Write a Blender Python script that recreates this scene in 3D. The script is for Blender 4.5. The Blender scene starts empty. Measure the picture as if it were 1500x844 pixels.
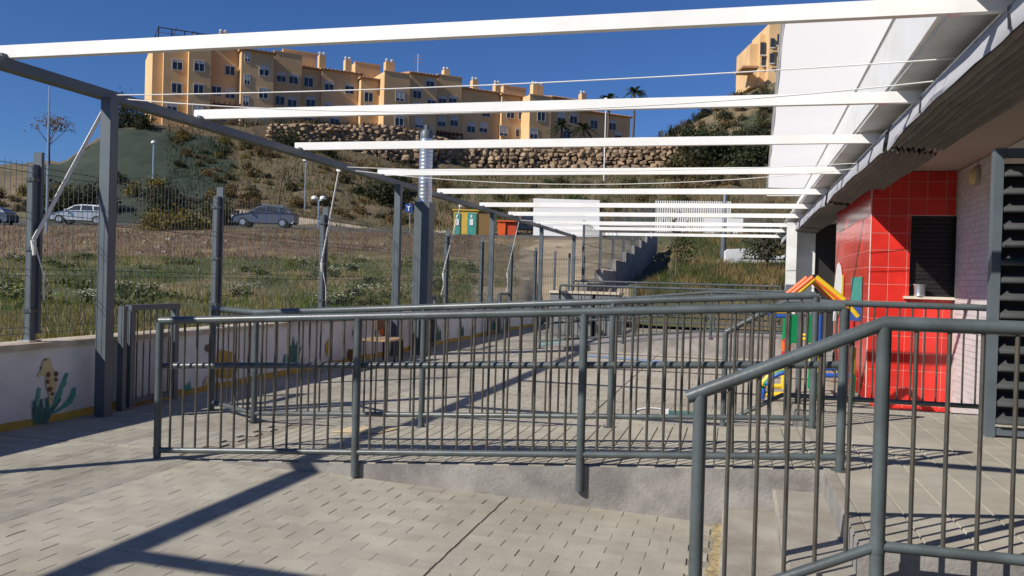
import bpy, math, random
import numpy as np
from mathutils import Vector, Matrix, noise
random.seed(7); rng = np.random.default_rng(7)
sc = bpy.context.scene; col = sc.collection
# ---------------------------------------------------------------- camera
F = 1250.; CZ = 1.5
YAW, PITCH, ROLL = math.radians(14.66), math.radians(.6), math.radians(1.6)
def _rx(a): c, s = math.cos(a), math.sin(a); return np.array([[1,0,0],[0,c,-s],[0,s,c]])
def _rz(a): c, s = math.cos(a), math.sin(a); return np.array([[c,-s,0],[s,c,0],[0,0,1]])
CM = _rz(YAW) @ _rx(math.pi/2-PITCH) @ _rz(ROLL)
cd = bpy.data.cameras.new('camera'); cam = bpy.data.objects.new('camera', cd); col.objects.link(cam)
cd.sensor_width = 36; cd.lens = 36*F/1500; cd.clip_start = .05; cd.clip_end = 4000
cam.matrix_world = Matrix.Translation((0,0,CZ)) @ Matrix([list(r) for r in CM]).to_4x4()
sc.camera = cam
# ---------------------------------------------------------------- light
SUN = np.array([-.96, -1.0, 1.0]); SUN /= np.linalg.norm(SUN)
w = bpy.data.worlds.new('World'); sc.world = w; w.use_nodes = True
nt = w.node_tree; bg = nt.nodes['Background']; sky = nt.nodes.new('ShaderNodeTexSky')
sky.sky_type = 'NISHITA'; sky.sun_disc = False
sky.sun_elevation = math.asin(SUN[2]); sky.sun_rotation = math.atan2(SUN[0], SUN[1])
sky.altitude = 100; sky.air_density = 1.0; sky.dust_density = 0.0; sky.ozone_density = 5.0
tn = nt.nodes.new('ShaderNodeMix'); tn.data_type = 'RGBA'; tn.blend_type = 'MULTIPLY'; tn.inputs[0].default_value = 1; tn.inputs[7].default_value = (.42, .60, .92, 1)   # clear, dry, deep blue air
nt.links.new(sky.outputs[0], tn.inputs[6]); nt.links.new(tn.outputs[2], bg.inputs[0]); bg.inputs[1].default_value = .082
sl = bpy.data.lights.new('sun', 'SUN'); so = bpy.data.objects.new('sun', sl); col.objects.link(so)
sl.energy = 4.9; sl.angle = math.radians(.5); sl.color = (1, .94, .84)
so.rotation_euler = Vector(SUN.tolist()).to_track_quat('Z', 'Y').to_euler()
vs = sc.view_settings; vs.view_transform = 'Standard'; vs.look = 'None'; vs.exposure = 0.2; vs.gamma = 1
# ---------------------------------------------------------------- helpers
C0 = np.array([0,0,CZ])
def ray(u, v): return CM @ np.array([(u-750)/F, -(v-422)/F, -1.])
def pl(u, v, ax, val): d = ray(u, v); return C0 + d*((val-C0[ax])/d[ax])
def dep(u, v, D): return C0 + ray(u, v)*D
def uD(x, y): q = CM.T @ np.array([x, y, 0.]); return 750+F*q[0]/-q[2], -q[2]
ORG = {}
def tag(o, label=None, cat=None, group=None, kind=None):
    for k, v in (('label', label), ('category', cat), ('group', group), ('kind', kind)):
        if v: o[k] = v
    return o
def thing(name, loc, label, cat, group=None):
    o = bpy.data.objects.new(name, None); col.objects.link(o); o.location = [float(c) for c in loc]
    o.empty_display_size = .2; ORG[o.name] = np.array(loc, float)
    return tag(o, label, cat, group)
class MB:
    def __init__(s): s.v = []; s.f = []; s.c = []; s.cur = None
    def add(s, vs, fs):
        b = len(s.v); s.v += [tuple(map(float, p)) for p in vs]
        s.f += [tuple(b+i for i in f) for f in fs]
        if s.cur is not None: s.c += [s.cur]*len(fs)
        return s
    def box(s, x0, x1, y0, y1, z0, z1):
        return s.add([(x0,y0,z0),(x1,y0,z0),(x1,y1,z0),(x0,y1,z0),(x0,y0,z1),(x1,y0,z1),(x1,y1,z1),(x0,y1,z1)],
                     [(0,3,2,1),(4,5,6,7),(0,1,5,4),(1,2,6,5),(2,3,7,6),(3,0,4,7)])
    def obox(s, c, ax, ay, az):   # centre and three half-axes
        c, ax, ay, az = (np.array(t, float) for t in (c, ax, ay, az))
        P = [c+i*ax+j*ay+k*az for k in (-1,1) for j in (-1,1) for i in (-1,1)]
        return s.add(P, [(0,2,3,1),(4,5,7,6),(0,1,5,4),(1,3,7,5),(3,2,6,7),(2,0,4,6)])
    def tube(s, pts, r, n=10, cap=True, r2=None):
        pts = [np.array(p, float) for p in pts]; m = len(pts); vs = []; fs = []
        for i, p in enumerate(pts):
            t = pts[min(i+1, m-1)]-pts[max(i-1, 0)]; t = t/(np.linalg.norm(t)+1e-9)
            a = np.cross(t, (0,0,1) if abs(t[2]) < .9 else (1,0,0)); a /= np.linalg.norm(a); b = np.cross(t, a)
            rr = r if r2 is None else r+(r2-r)*i/(m-1)
            if 0 < i < m-1:
                d0 = pts[i]-pts[i-1]; d1 = pts[i+1]-pts[i]
                cs = np.dot(d0, d1)/(np.linalg.norm(d0)*np.linalg.norm(d1)+1e-9); rr /= max(.7, math.sqrt(max(.01, (1+cs)/2)))
            vs += [p+rr*(math.cos(2*math.pi*k/n)*a+math.sin(2*math.pi*k/n)*b) for k in range(n)]
        for i in range(m-1):
            for k in range(n): fs.append((i*n+k, i*n+(k+1)%n, (i+1)*n+(k+1)%n, (i+1)*n+k))
        if cap: fs += [tuple(range(n))[::-1], tuple((m-1)*n+k for k in range(n))]
        return s.add(vs, fs)
    def lathe(s, c, prof, n=16):
        vs = [(c[0]+r*math.cos(2*math.pi*k/n), c[1]+r*math.sin(2*math.pi*k/n), c[2]+z) for r, z in prof for k in range(n)]
        fs = [(i*n+k, i*n+(k+1)%n, (i+1)*n+(k+1)%n, (i+1)*n+k) for i in range(len(prof)-1) for k in range(n)]
        fs += [tuple(range(n))[::-1], tuple((len(prof)-1)*n+k for k in range(n))]
        return s.add(vs, fs)
    def prism(s, poly, vec):
        n = len(poly); P = [np.array(p, float) for p in poly]; v = np.array(vec, float)
        return s.add(P+[p+v for p in P], [tuple(range(n))[::-1], tuple(range(n, 2*n))]+[(i, (i+1)%n, n+(i+1)%n, n+i) for i in range(n)])
    def mesh(s, name, m, smooth=False, org=(0,0,0), bevel=0):
        me = bpy.data.meshes.new(name); org = np.array(org, float)
        V = np.array(s.v, float).reshape(-1, 3)-org
        me.from_pydata(V.tolist(), [], s.f)
        if s.c:
            a = me.color_attributes.new('tint', 'FLOAT_COLOR', 'CORNER'); arr = np.empty((len(me.loops), 4), np.float32); i = 0
            for f, c in zip(s.f, s.c): arr[i:i+len(f), :3] = c; i += len(f)
            arr[:, 3] = 1; a.data.foreach_set('color', arr.ravel())
        if m: me.materials.append(m)
        if smooth: me.shade_smooth()
        me.update()
        return me
    def build(s, name, m, parent=None, smooth=False, fixn=True):
        org = ORG[parent.name] if parent else (0,0,0)
        me = s.mesh(name, m, smooth, org)
        if fixn and len(s.f) < 20000:
            import bmesh
            b = bmesh.new(); b.from_mesh(me); bmesh.ops.recalc_face_normals(b, faces=b.faces); b.to_mesh(me); b.free()
        if smooth:
            try: me.set_sharp_from_angle(angle=math.radians(40))
            except Exception: pass
        o = bpy.data.objects.new(name, me); col.objects.link(o)
        if parent: o.parent = parent
        ORG[o.name] = np.array(org, float)
        return o
def inst(name, me, parent, loc, rot=(0,0,0), scale=(1,1,1)):
    o = bpy.data.objects.new(name, me); col.objects.link(o)
    org = ORG[parent.name] if parent else np.zeros(3)
    if parent: o.parent = parent
    o.location = [float(a-b) for a, b in zip(loc, org)]; o.rotation_euler = rot; o.scale = scale
    ORG[o.name] = np.array(loc, float)
    return o
# ---------------------------------------------------------------- materials
def mat(name, c, rough=.7, metal=0, var=.12, scale=3., bump=0., bscale=40., c2=None, rnd=0., tint=False, spec=.5, stain=None, detail=6, world=False):
    m = bpy.data.materials.new(name); m.use_nodes = True; N = m.node_tree.nodes; L = m.node_tree.links
    b = N['Principled BSDF']; b.inputs['Roughness'].default_value = rough; b.inputs['Metallic'].default_value = metal
    b.inputs['Specular IOR Level'].default_value = spec
    tc = N.new('ShaderNodeTexCoord'); nz = N.new('ShaderNodeTexNoise'); nz.inputs['Scale'].default_value = scale; nz.inputs['Detail'].default_value = detail
    CO = N.new('ShaderNodeNewGeometry').outputs['Position'] if world else tc.outputs['Object']
    L.new(CO, nz.inputs['Vector'])
    rp = N.new('ShaderNodeValToRGB'); rp.color_ramp.elements[0].position = .3; rp.color_ramp.elements[1].position = .7
    c = np.array(c); d = np.array(c2) if c2 is not None else c*(1+var)
    e = c*(1-var) if c2 is None else c
    rp.color_ramp.elements[0].color = (*e, 1); rp.color_ramp.elements[1].color = (*d, 1)
    L.new(nz.outputs['Fac'], rp.inputs['Fac']); out = rp.outputs['Color']
    def mul(a, bb):
        x = N.new('ShaderNodeMix'); x.data_type = 'RGBA'; x.blend_type = 'MULTIPLY'; x.inputs[0].default_value = 1
        L.new(a, x.inputs[6]); L.new(bb, x.inputs[7]); return x.outputs[2]
    if stain:   # second, broad layer of dirt
        n2 = N.new('ShaderNodeTexNoise'); n2.inputs['Scale'].default_value = stain[0]; n2.inputs['Detail'].default_value = 8; n2.inputs['Roughness'].default_value = .65
        L.new(CO, n2.inputs['Vector'])
        r2 = N.new('ShaderNodeValToRGB'); r2.color_ramp.elements[0].position = .38; r2.color_ramp.elements[1].position = .6
        r2.color_ramp.elements[0].color = (*stain[1], 1); r2.color_ramp.elements[1].color = (1,1,1,1)
        L.new(n2.outputs['Fac'], r2.inputs['Fac']); out = mul(out, r2.outputs['Color'])
    if rnd:
        oi = N.new('ShaderNodeObjectInfo'); mr = N.new('ShaderNodeMapRange'); mr.inputs[3].default_value = 1-rnd; mr.inputs[4].default_value = 1+rnd
        L.new(oi.outputs['Random'], mr.inputs[0]); out = mul(out, mr.outputs[0])
    if tint:
        at = N.new('ShaderNodeAttribute'); at.attribute_name = 'tint'; out = mul(out, at.outputs['Color'])
    L.new(out, b.inputs['Base Color'])
    if bump:
        n3 = N.new('ShaderNodeTexNoise'); n3.inputs['Scale'].default_value = bscale; n3.inputs['Detail'].default_value = 5
        L.new(CO, n3.inputs['Vector'])
        bp = N.new('ShaderNodeBump'); bp.inputs['Strength'].default_value = bump; bp.inputs['Distance'].default_value = .02
        L.new(n3.outputs['Fac'], bp.inputs['Height']); L.new(bp.outputs['Normal'], b.inputs['Normal'])
    return m
def leafmat(name, c, tr=.25):
    m = mat(name, c, .65, tint=True, var=.25, scale=1.5, spec=.25); N = m.node_tree.nodes; L = m.node_tree.links
    b = N['Principled BSDF']; t = N.new('ShaderNodeBsdfTranslucent'); at = N.new('ShaderNodeAttribute'); at.attribute_name = 'tint'; hs = N.new('ShaderNodeMix'); hs.data_type = 'RGBA'; hs.blend_type = 'MULTIPLY'; hs.inputs[0].default_value = 1; hs.inputs[7].default_value = (1.3, 1.4, .7, 1)
    L.new(at.outputs['Color'], hs.inputs[6]); L.new(hs.outputs[2], t.inputs[0])
    x = N.new('ShaderNodeMixShader'); x.inputs[0].default_value = tr
    L.new(b.outputs[0], x.inputs[1]); L.new(t.outputs[0], x.inputs[2]); L.new(x.outputs[0], N['Material Output'].inputs[0])
    return m
M_rail = mat('grey_rail_paint', (.085,.105,.112), .38, var=.18, scale=6, bump=.05, bscale=60, stain=(5, (.75,.72,.68)))
M_bar = mat('grey_bar_paint', (.066,.066,.060), .45, var=.3, scale=9, stain=(14, (.95,.78,.6)))
M_post = mat('dark_steel_paint', (.092,.114,.132), .45, var=.15, scale=4)
M_white = mat('white_gloss_metal', (.83,.83,.81), .42, var=.03, scale=3, stain=(2.2, (.93,.92,.89)))
M_wood_w = mat('white_lacquer', (.86,.86,.85), .5, var=.03)
M_paver = mat('concrete_paver', (.40,.37,.306), .85, var=.10, scale=7, bump=.18, bscale=120, world=True, tint=True, stain=(.9, (.80,.79,.77)))
M_paver_o = mat('concrete_paver_single', (.40,.37,.306), .85, var=.10, scale=7, bump=.18, bscale=120, world=True, rnd=.07, stain=(.9, (.80,.79,.77)))
M_joint = mat('sandy_joint', (.29,.255,.195), .95, var=.35, scale=12, bump=.3)
M_conc = mat('rendered_concrete', (.30,.285,.27), .85, var=.12, scale=3, bump=.25, bscale=50, stain=(2.2, (.55,.54,.55)))
M_step = mat('step_concrete', (.335,.31,.265), .85, var=.1, scale=5, bump=.2, bscale=70, stain=(3, (.78,.75,.7)))
M_wall = mat('white_painted_wall', (.72,.73,.73), .8, var=.06, scale=2.5, bump=.12, bscale=30, stain=(1.6, (.8,.8,.78)))
M_coping = mat('coping_stone', (.56,.49,.40), .8, var=.15, scale=4, bump=.2, stain=(5, (.75,.7,.62)))
M_ochre = mat('ochre_paint', (.45,.30,.05), .8, var=.25, scale=5)
M_red = mat('red_glazed_tile', (.71,.038,.028), .16, var=.08, scale=2, world=True, rnd=.11, stain=(3, (.82,.8,.8)))
M_grout = mat('pale_grout', (.72,.5,.44), .9)
M_brick = mat('white_painted_brick', (.60,.56,.56), .75, var=.06, scale=6, rnd=.05, bump=.1, world=True)
M_mort = mat('pale_mortar', (.50,.47,.47), .9)
M_black = mat('dark_interior', (.012,.012,.013), .6)
M_slat = mat('dark_slat', (.018,.018,.019), .35, var=.2, bump=.05)
M_lou = mat('louvre_grey', (.08,.084,.086), .4, var=.2, scale=5)
M_soffit = mat('cream_soffit', (.42,.365,.30), .9, var=.06, scale=1)
M_zinc = mat('galvanised_steel', (.55,.57,.58), .35, .85, var=.15, scale=8)
M_terr = mat('hill_soil', (1,1,1), .95, var=.25, scale=.9, bump=.6, bscale=2.5, tint=True, stain=(.25, (.7,.72,.68)))
M_grass = leafmat('grass_blades', (1,1,1), .3)
M_ora = mat('ochre_render', (.72,.48,.245), .9, var=.06, scale=.25, stain=(.12, (.88,.86,.84)))
M_tileroof = mat('clay_roof', (.42,.24,.13), .9, var=.2, scale=2)
M_glass = mat('window_glass', (.035,.045,.06), .08, var=.2)
M_wframe = mat('window_frame_white', (.55,.53,.5), .6)
M_brown = mat('brown_timber', (.07,.03,.025), .7)
M_boul = mat('tan_boulder', (.31,.22,.14), .95, var=.25, scale=1.2, bump=.5, bscale=4, rnd=.3, world=True)
M_bark = mat('bark', (.12,.085,.06), .95, var=.3, scale=10, bump=.4)
M_wire = mat('dark_fence_wire', (.032,.036,.036), .5)
M_rope = mat('white_rope', (.75,.75,.72), .7)
M_teal = mat('teal_paint', (.02,.24,.19), .6, c2=(.09,.36,.30), scale=14); M_yel = mat('yellow_plastic', (.75,.50,.03), .4)
M_orange = mat('orange_plastic', (.75,.12,.02), .4); M_green = mat('green_plastic', (.0,.20,.06), .4)
M_blue = mat('blue_plastic', (.015,.08,.36), .4); M_redp = mat('red_plastic', (.5,.02,.02), .4)
M_cream = mat('cream_paint', (.6,.5,.28), .8, var=.15, scale=15); M_brownp = mat('brown_paint', (.16,.08,.04), .8, var=.2)
M_dteal = mat('dark_teal_paint', (.015,.09,.075), .8, c2=(.07,.20,.17), scale=16); M_pink = mat('pink_paint', (.5,.2,.2), .8)
M_tyre = mat('tyre_rubber', (.02,.02,.02), .8); M_silver = mat('silver_car_paint', (.55,.57,.6), .3, .5, var=.03)
M_blueg = mat('grey_blue_car_paint', (.14,.16,.21), .28, .5, var=.05); M_lamp = mat('lamp_lens', (.8,.8,.78), .2)
M_tan = mat('tan_timber', (.36,.25,.14), .8, var=.2); M_asph = mat('asphalt', (.05,.05,.05), .9, bump=.2)
M_grey = mat('grey_cabinet', (.16,.17,.18), .6, var=.1)
def clothmat(name, c, tr):
    m = mat(name, c, .9, var=.05, scale=1.5, bump=.15, bscale=6); N = m.node_tree.nodes; L = m.node_tree.links
    t = N.new('ShaderNodeBsdfTranslucent'); t.inputs[0].default_value = (*c, 1)
    x = N.new('ShaderNodeMixShader'); x.inputs[0].default_value = tr
    L.new(N['Principled BSDF'].outputs[0], x.inputs[1]); L.new(t.outputs[0], x.inputs[2]); L.new(x.outputs[0], N['Material Output'].inputs[0])
    return m
M_cloth = clothmat('white_shade_cloth', (.93,.90,.84), .9)
M_cloth2 = clothmat('white_shade_cloth_inner', (.9,.9,.89), .66)
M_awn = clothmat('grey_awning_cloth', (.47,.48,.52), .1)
M_awnd = mat('shaded_awning_folds', (.21,.19,.175), .9, var=.15, scale=6)  # same awning cloth, underside shade put into a darker colour
# ---------------------------------------------------------------- terrain
KEY = {
 -400: [(20,440),(40,385),(58,335),(66,333),(75,310),(90,262),(110,250),(200,250)],
 0:   [(20,440),(40,378),(58,331),(66,329),(75,300),(90,252),(105,243),(200,262)],
 90:  [(20,440),(40,376),(58,330),(66,328),(75,300),(92,246),(105,236),(200,255)],
 165: [(20,440),(40,376),(58,330),(66,328),(75,295),(96,192),(104,187),(200,186)],
 222: [(20,440),(40,376),(58,331),(66,329),(75,292),(97,193),(104,182),(150,170),(200,180)],
 380: [(20,440),(40,376),(58,334),(66,332),(75,305),(99,215),(104,206),(107,184),(150,172),(200,180)],
 450: [(20,440),(40,378),(58,336),(66,334),(75,312),(99,225),(106,217),(109,182),(150,172),(200,180)],
 600: [(20,438),(40,380),(58,342),(66,340),(78,322),(105,255),(112,246),(115,196),(150,180),(200,185)],
 700: [(20,438),(40,388),(58,346),(66,342),(80,322),(108,268),(117,252),(120,212),(140,204),(200,200)],
 800: [(25,425),(40,392),(58,348),(66,343),(80,322),(110,272),(119,252),(122,214),(140,204),(200,203)],
 895: [(27,412),(40,385),(58,348),(66,342),(80,318),(110,270),(119,252),(122,216),(140,206),(200,206)],
 955: [(26,428),(40,404),(50,378),(58,347),(66,340),(80,318),(110,265),(119,250),(122,216),(135,202),(200,215)],
 1000:[(26,424),(40,388),(58,346),(66,338),(80,312),(110,255),(119,248),(122,214),(138,186),(160,183),(200,190)],
 1060:[(26,422),(45,375),(58,345),(70,318),(90,272),(110,228),(120,196),(135,158),(160,146),(200,150)],
 1130:[(26,420),(45,375),(58,345),(70,318),(90,272),(110,222),(122,180),(138,136),(160,120),(200,120)],
 1250:[(26,420),(45,375),(58,345),(70,318),(90,272),(110,222),(122,180),(138,130),(160,112),(200,110)],
 1900:[(26,420),(45,380),(58,350),(70,330),(90,290),(110,250),(122,200),(138,150),(160,140),(200,140)]}
KU = sorted(KEY); KZ = {u: [(D, dep(u, v, D)[2]) for D, v in KEY[u]] for u in KU}
def start(u):
    d = ray(u, 405); tx = -5.62/d[0] if d[0] < -1e-6 else 1e9; ty = 24.2/d[1] if d[1] > 1e-6 else 1e9
    return (tx, .84) if tx < ty else (ty, .3)
def zcol(k, u, D):
    d0, z0 = start(u); L = [(d0, z0)]+[t for t in KZ[k] if t[0] > d0+2]
    return float(np.interp(D, [a for a, b in L], [b for a, b in L]))
def tz(u, D):
    if 870 < u < 985 and D < 54:
        p = dep(u, 405, D); 
        return zcol(955, 955, D) if p[0] > -4.2-.03*(p[1]-24) else zcol(895, 890, D)
    if u <= KU[0]: return zcol(KU[0], u, D)
    if u >= KU[-1]: return zcol(KU[-1], u, D)
    for a, b in zip(KU, KU[1:]):
        if a <= u <= b:
            t = (u-a)/(b-a); return zcol(a, u, D)*(1-t)+zcol(b, u, D)*t
def gp(u, D):
    p = dep(u, 405, D); return np.array([p[0], p[1], tz(u, D)])
def zone(u, D, p):
    n = noise.noise(Vector((p[0]*.12, p[1]*.12, 0))); n2 = noise.noise(Vector((p[0]*.5, p[1]*.5, 3)))
    green = np.array((.075,.082,.028)); straw = np.array((.19,.14,.07)); soil = np.array((.165,.105,.065)); dk = np.array((.024,.038,.023)); dirt = np.array((.36,.285,.19))
    if u > 690 and u < 930 and D < 56: c = dirt if u > 745+n*80 or D < 26 else straw
    elif u >= 930 and D < 62: c = green*.95 if n+n2*.5 < .0 else straw*.75
    elif D < 40+n*6: c = green if n2+n < .12 else straw*.9
    elif D < 58: c = soil*.95 if n2 < .15 else straw
    elif D < 66.5: c = np.array((.09,.085,.08))
    elif 60 < u < 330+40*n and D < 99: c = dk
    elif D < 100: c = np.array((.155,.115,.065)) if n2 < .1 else np.array((.115,.098,.05))
    elif u > 980: c = np.array((.19,.145,.08)) if n < .1 else np.array((.06,.065,.03))
    else: c = np.array((.13,.10,.06))
    return c*(1+.25*n2)
us = np.concatenate([np.arange(-700, -60, 40), np.arange(-60, 1260, 11), np.arange(1260, 1950, 45)])
NR = 92; tv = []; tc_ = []
for u in us:
    d0, _ = start(u)
    for j in range(NR):
        D = d0+(200-d0)*((j/(NR-1))**1.35); p = gp(u, D)
        if j > 1:
            a = .10 if D < 58 else (.03 if D < 67 else .45)
            p[2] += a*noise.noise(Vector((p[0]*.35, p[1]*.35, 1)))+a*.4*noise.noise(Vector((p[0]*1.3, p[1]*1.3, 5)))
        tv.append(p); tc_.append(zone(u, D, p))
hb = MB(); hb.v = [tuple(map(float, p)) for p in tv]
for i in range(len(us)-1):
    for j in range(NR-1):
        hb.f.append((i*NR+j, (i+1)*NR+j, (i+1)*NR+j+1, i*NR+j+1))
me = hb.mesh('hillside', M_terr, True)
a = me.color_attributes.new('tint', 'FLOAT_COLOR', 'POINT'); arr = np.ones((len(tv), 4), np.float32); arr[:, :3] = np.array(tc_); a.data.foreach_set('color', arr.ravel())
o = bpy.data.objects.new('hillside', me); col.objects.link(o); tag(o, kind='structure')
gb = MB(); gb.add([(-900,-900,-.6),(900,-900,-.6),(900,1400,-.6),(-900,1400,-.6)], [(0,1,2,3)])
o = gb.build('ground', mat('far_ground', (.14,.11,.07), .95, scale=.1)); tag(o, kind='structure')
# ---------------------------------------------------------------- paving
def gz(x, y):
    if y < 5.2: return .215-.033*max(0., x+2.6) if x < 0.2 else .215-.033*2.8
    return .22
def inpave(x, y):
    if x < -5.38 or x > 1.35: return False
    if y < 5.0: return x < -.04
    if y < 6.5: return x < -3.52
    if y < 7.8: return x < -.09
    return True
gs = MB()
xs_ = [-5.45, -4.5, -3.6, -2.6, -1.6, -.6, .2, .6]; ys_ = [-3, -1, 1, 3, 4, 5.06]
for i in range(len(xs_)-1):
    for j in range(len(ys_)-1):
        q = [(xs_[a], ys_[b]) for a, b in ((i,j),(i+1,j),(i+1,j+1),(i,j+1))]
        gs.add([(x, y, gz(x, min(y, 5))-.006) for x, y in q], [(0,1,2,3)])
gs.add([(-5.45,5.06,.209),(1.5,5.06,.209),(1.5,24.2,.214),(-5.45,24.2,.214)], [(0,1,2,3)])
pave = gs.build('courtyard_paving', M_joint); tag(pave, kind='structure')
def paver_mesh(mb, cx, cy, cz, lx, ly, g=.0022, bv=.003, tilt=(0,0), h=.008):
    x0, x1, y0, y1 = cx-lx/2+g, cx+lx/2-g, cy-ly/2+.0006+g*.15, cy+ly/2-.0006-g*.15
    T = lambda x, y: cz+(x-cx)*tilt[0]+(y-cy)*tilt[1]
    mb.add([(x0,y0,T(x0,y0)-h),(x1,y0,T(x1,y0)-h),(x1,y1,T(x1,y1)-h),(x0,y1,T(x0,y1)-h)]+
           [(x,y,T(x,y)) for x, y in ((x0+bv,y0+.0005),(x1-bv,y0+.0005),(x1-bv,y1-.0005),(x0+bv,y1-.0005))],
           [(4,5,6,7),(0,1,5,4),(1,2,6,5),(2,3,7,6),(3,0,4,7)])
PL, PW = .2, .115
GAP = [.0003, .0004, .0007, .0010, .0022, .0005, .0014]
def pvm(g): m = MB(); paver_mesh(m, 0, 0, 0, PL, PW, g=g, bv=.0006+g, h=.006); return m.mesh('paver', M_paver_o)
PME = [pvm(g) for g in GAP]
near = []; rest = MB()
y = 1.4; row = 0
while y < 21:
    off = (row % 2)*PL/2
    for seg0, seg1 in ((-5.4, -1.305), (-1.295, 1.4)):
        x = seg0-off
        while x < seg1-.03:
            a0, a1 = max(x, seg0), min(x+PL, seg1); cx = (a0+a1)/2; lx = a1-a0
            if lx > .05 and inpave(cx, y) and inpave(a1, y):
                z = gz(cx, y)+random.uniform(-.0005, .0005)
                if lx > .19 and y > 3.1 and y < 5 and cx > -4.2: near.append((cx, y, z))
                elif y < 14 or row % 1 == 0:
                    t = 1+random.uniform(-.07, .07); rest.cur = (t, t*random.uniform(.98, 1.01), t*random.uniform(.96, 1.01))
                    paver_mesh(rest, cx, y, z, lx, PW, g=random.choice(GAP), bv=.002, h=.006, tilt=((-.033 if y < 5.1 and x > -2.6 else 0)+random.uniform(-.002,.002), random.uniform(-.002,.002)))
            x += PL
    y += PW; row += 1
near.sort(key=lambda p: p[0]**2+p[1]**2)
for i, (x, yy, z) in enumerate(near):
    if i < 300:
        inst('paver', random.choice(PME), pave, (x, yy, z), (random.uniform(-.0015,.0015), random.uniform(-.0015,.0015)+(.033 if x > -2.6 else 0), random.uniform(-.008,.008)))
    else:
        t = 1+random.uniform(-.07, .07); rest.cur = (t, t, t*.98); paver_mesh(rest, x, yy, z, PL, PW, g=random.choice(GAP), bv=.002, h=.006, tilt=(-.033 if x > -2.6 else 0, 0))
o = rest.build('paver_field', M_paver, pave, fixn=False); tag(o, kind='stuff')
# ---------------------------------------------------------------- ramp, platform, steps
PZ = .49
def rz(x): return min(PZ, .205+(x+3.6)*(.285/4.12))
o = MB().box(1.36, 6, 7.81, 24, -.3, -.075).build('drain_strip', M_conc); tag(o, kind='structure')
rb = MB(); Y0, Y1 = 5.02, 6.5
top = [(-3.62, .20), (-3.6, .207), (.52, PZ)]
rb.prism([(-3.62, Y0, .05), (.52, Y0, .0), (.52, Y0, PZ-.004), (-3.6, Y0, .203)], (0, Y1-Y0, 0))
ramp = rb.build('ramp', M_conc); tag(ramp, kind='structure')
pb = MB(); pb.box(.50, 6, 3.6, 7.8, -.1, PZ-.006)
plat = pb.build('platform', M_conc); tag(plat, kind='structure')
r2 = MB(); pm2 = MB(); paver_mesh(pm2, 0, 0, 0, .2, .4, h=.008); 
x = -3.5; k = 0
while x < .5:   # ramp pavers, courses along the slope
    y = Y0+.07-(k % 2)*.1
    while y < Y1-.02:
        a0, a1 = max(y, Y0+.012), min(y+.2, Y1-.01)
        t = 1+random.uniform(-.1,.1); r2.cur = (t, t, t*.98)
        if a1-a0 > .03: paver_mesh(r2, x+.055, (a0+a1)/2, rz(x+.055)+.004, .11, a1-a0, tilt=(.069,0))
        y += .2
    x += .11; k += 1
o = r2.build('paver_field', M_paver, ramp, fixn=False); tag(o, kind='stuff')
# platform slabs: single slabs with joints running away from the camera
slab = {}
def slabmesh(lx, ly):
    key = (round(lx,3), round(ly,3))
    if key not in slab:
        m = MB(); paver_mesh(m, 0, 0, 0, lx, ly, g=.002, bv=.004, h=.008); slab[key] = m.mesh('slab', M_paver_o)
    return slab[key]
for i in range(9):
    y = 3.62-(i % 2)*.2
    while y < 7.78:
        a0, a1 = max(y, 3.62), min(y+.4, 7.78)
        if a1-a0 > .05: inst('slab', slabmesh(.2, a1-a0), plat, (.56+.1+i*.2, (a0+a1)/2, PZ+.004+random.uniform(-.001,.001)))
        y += .4
kb = MB(); kb.box(.505, .558, 3.6, 7.8, PZ-.03, PZ+.006); kb.build('nosing', M_step, plat)
st = thing('front_steps', (.2, 4.3, .1), 'two pale concrete steps climbing from the sloping yard to the platform beside the near handrail', 'steps')
def step(parent, x0, x1, z0, z1, ya, yb):
    m = MB().box(x0+.006, x1, ya, yb, z0, z1-.0405); b = m.build('riser', M_conc, parent)
    y = ya+.001; L = (yb-ya)/4
    for k in range(4):
        r = .010; a, c = ya+L*k+.0015, ya+L*(k+1)-.0015
        m = MB(); m.prism([(x0-.004, a, z1-.04), (x1-.001, a, z1-.04), (x1-.001, a, z1), (x0+r, a, z1), (x0, a, z1-.004), (x0-.004, a, z1-r)], (0, c-a, 0)); m.build('tread_slab', M_step, parent)
step(st, -.03, .505, -.05, .23, 3.6, 5.015); step(st, .24, .503, .2305, .36, 3.6, 5.0155)
st2 = thing('rear_steps', (.2, 7.1, .2), 'concrete steps going down from the platform to the courtyard behind the ramp', 'steps')
step(st2, .0, .498, .1, .35, 6.505, 7.79)
db = MB(); LL = []; RR = []
for i in range(31):
    yy = 3.5+1.5*i/30; wd = .05+.035*noise.noise(Vector((yy*4, 0, 0)))+.02*noise.noise(Vector((yy*15, 3, 0)))
    LL.append((-.034-wd, yy, gz(-.1, 4)+.0045)); RR.append((-.033, yy, gz(0, 4)+.010))
db.add(LL+RR, [(i, i+1, 32+i, 31+i) for i in range(30)])
o = db.build('sand_drift', mat('ochre_sand', (.36,.28,.15), .95, var=.45, scale=22, bump=.6)); tag(o, kind='stuff')
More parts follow.
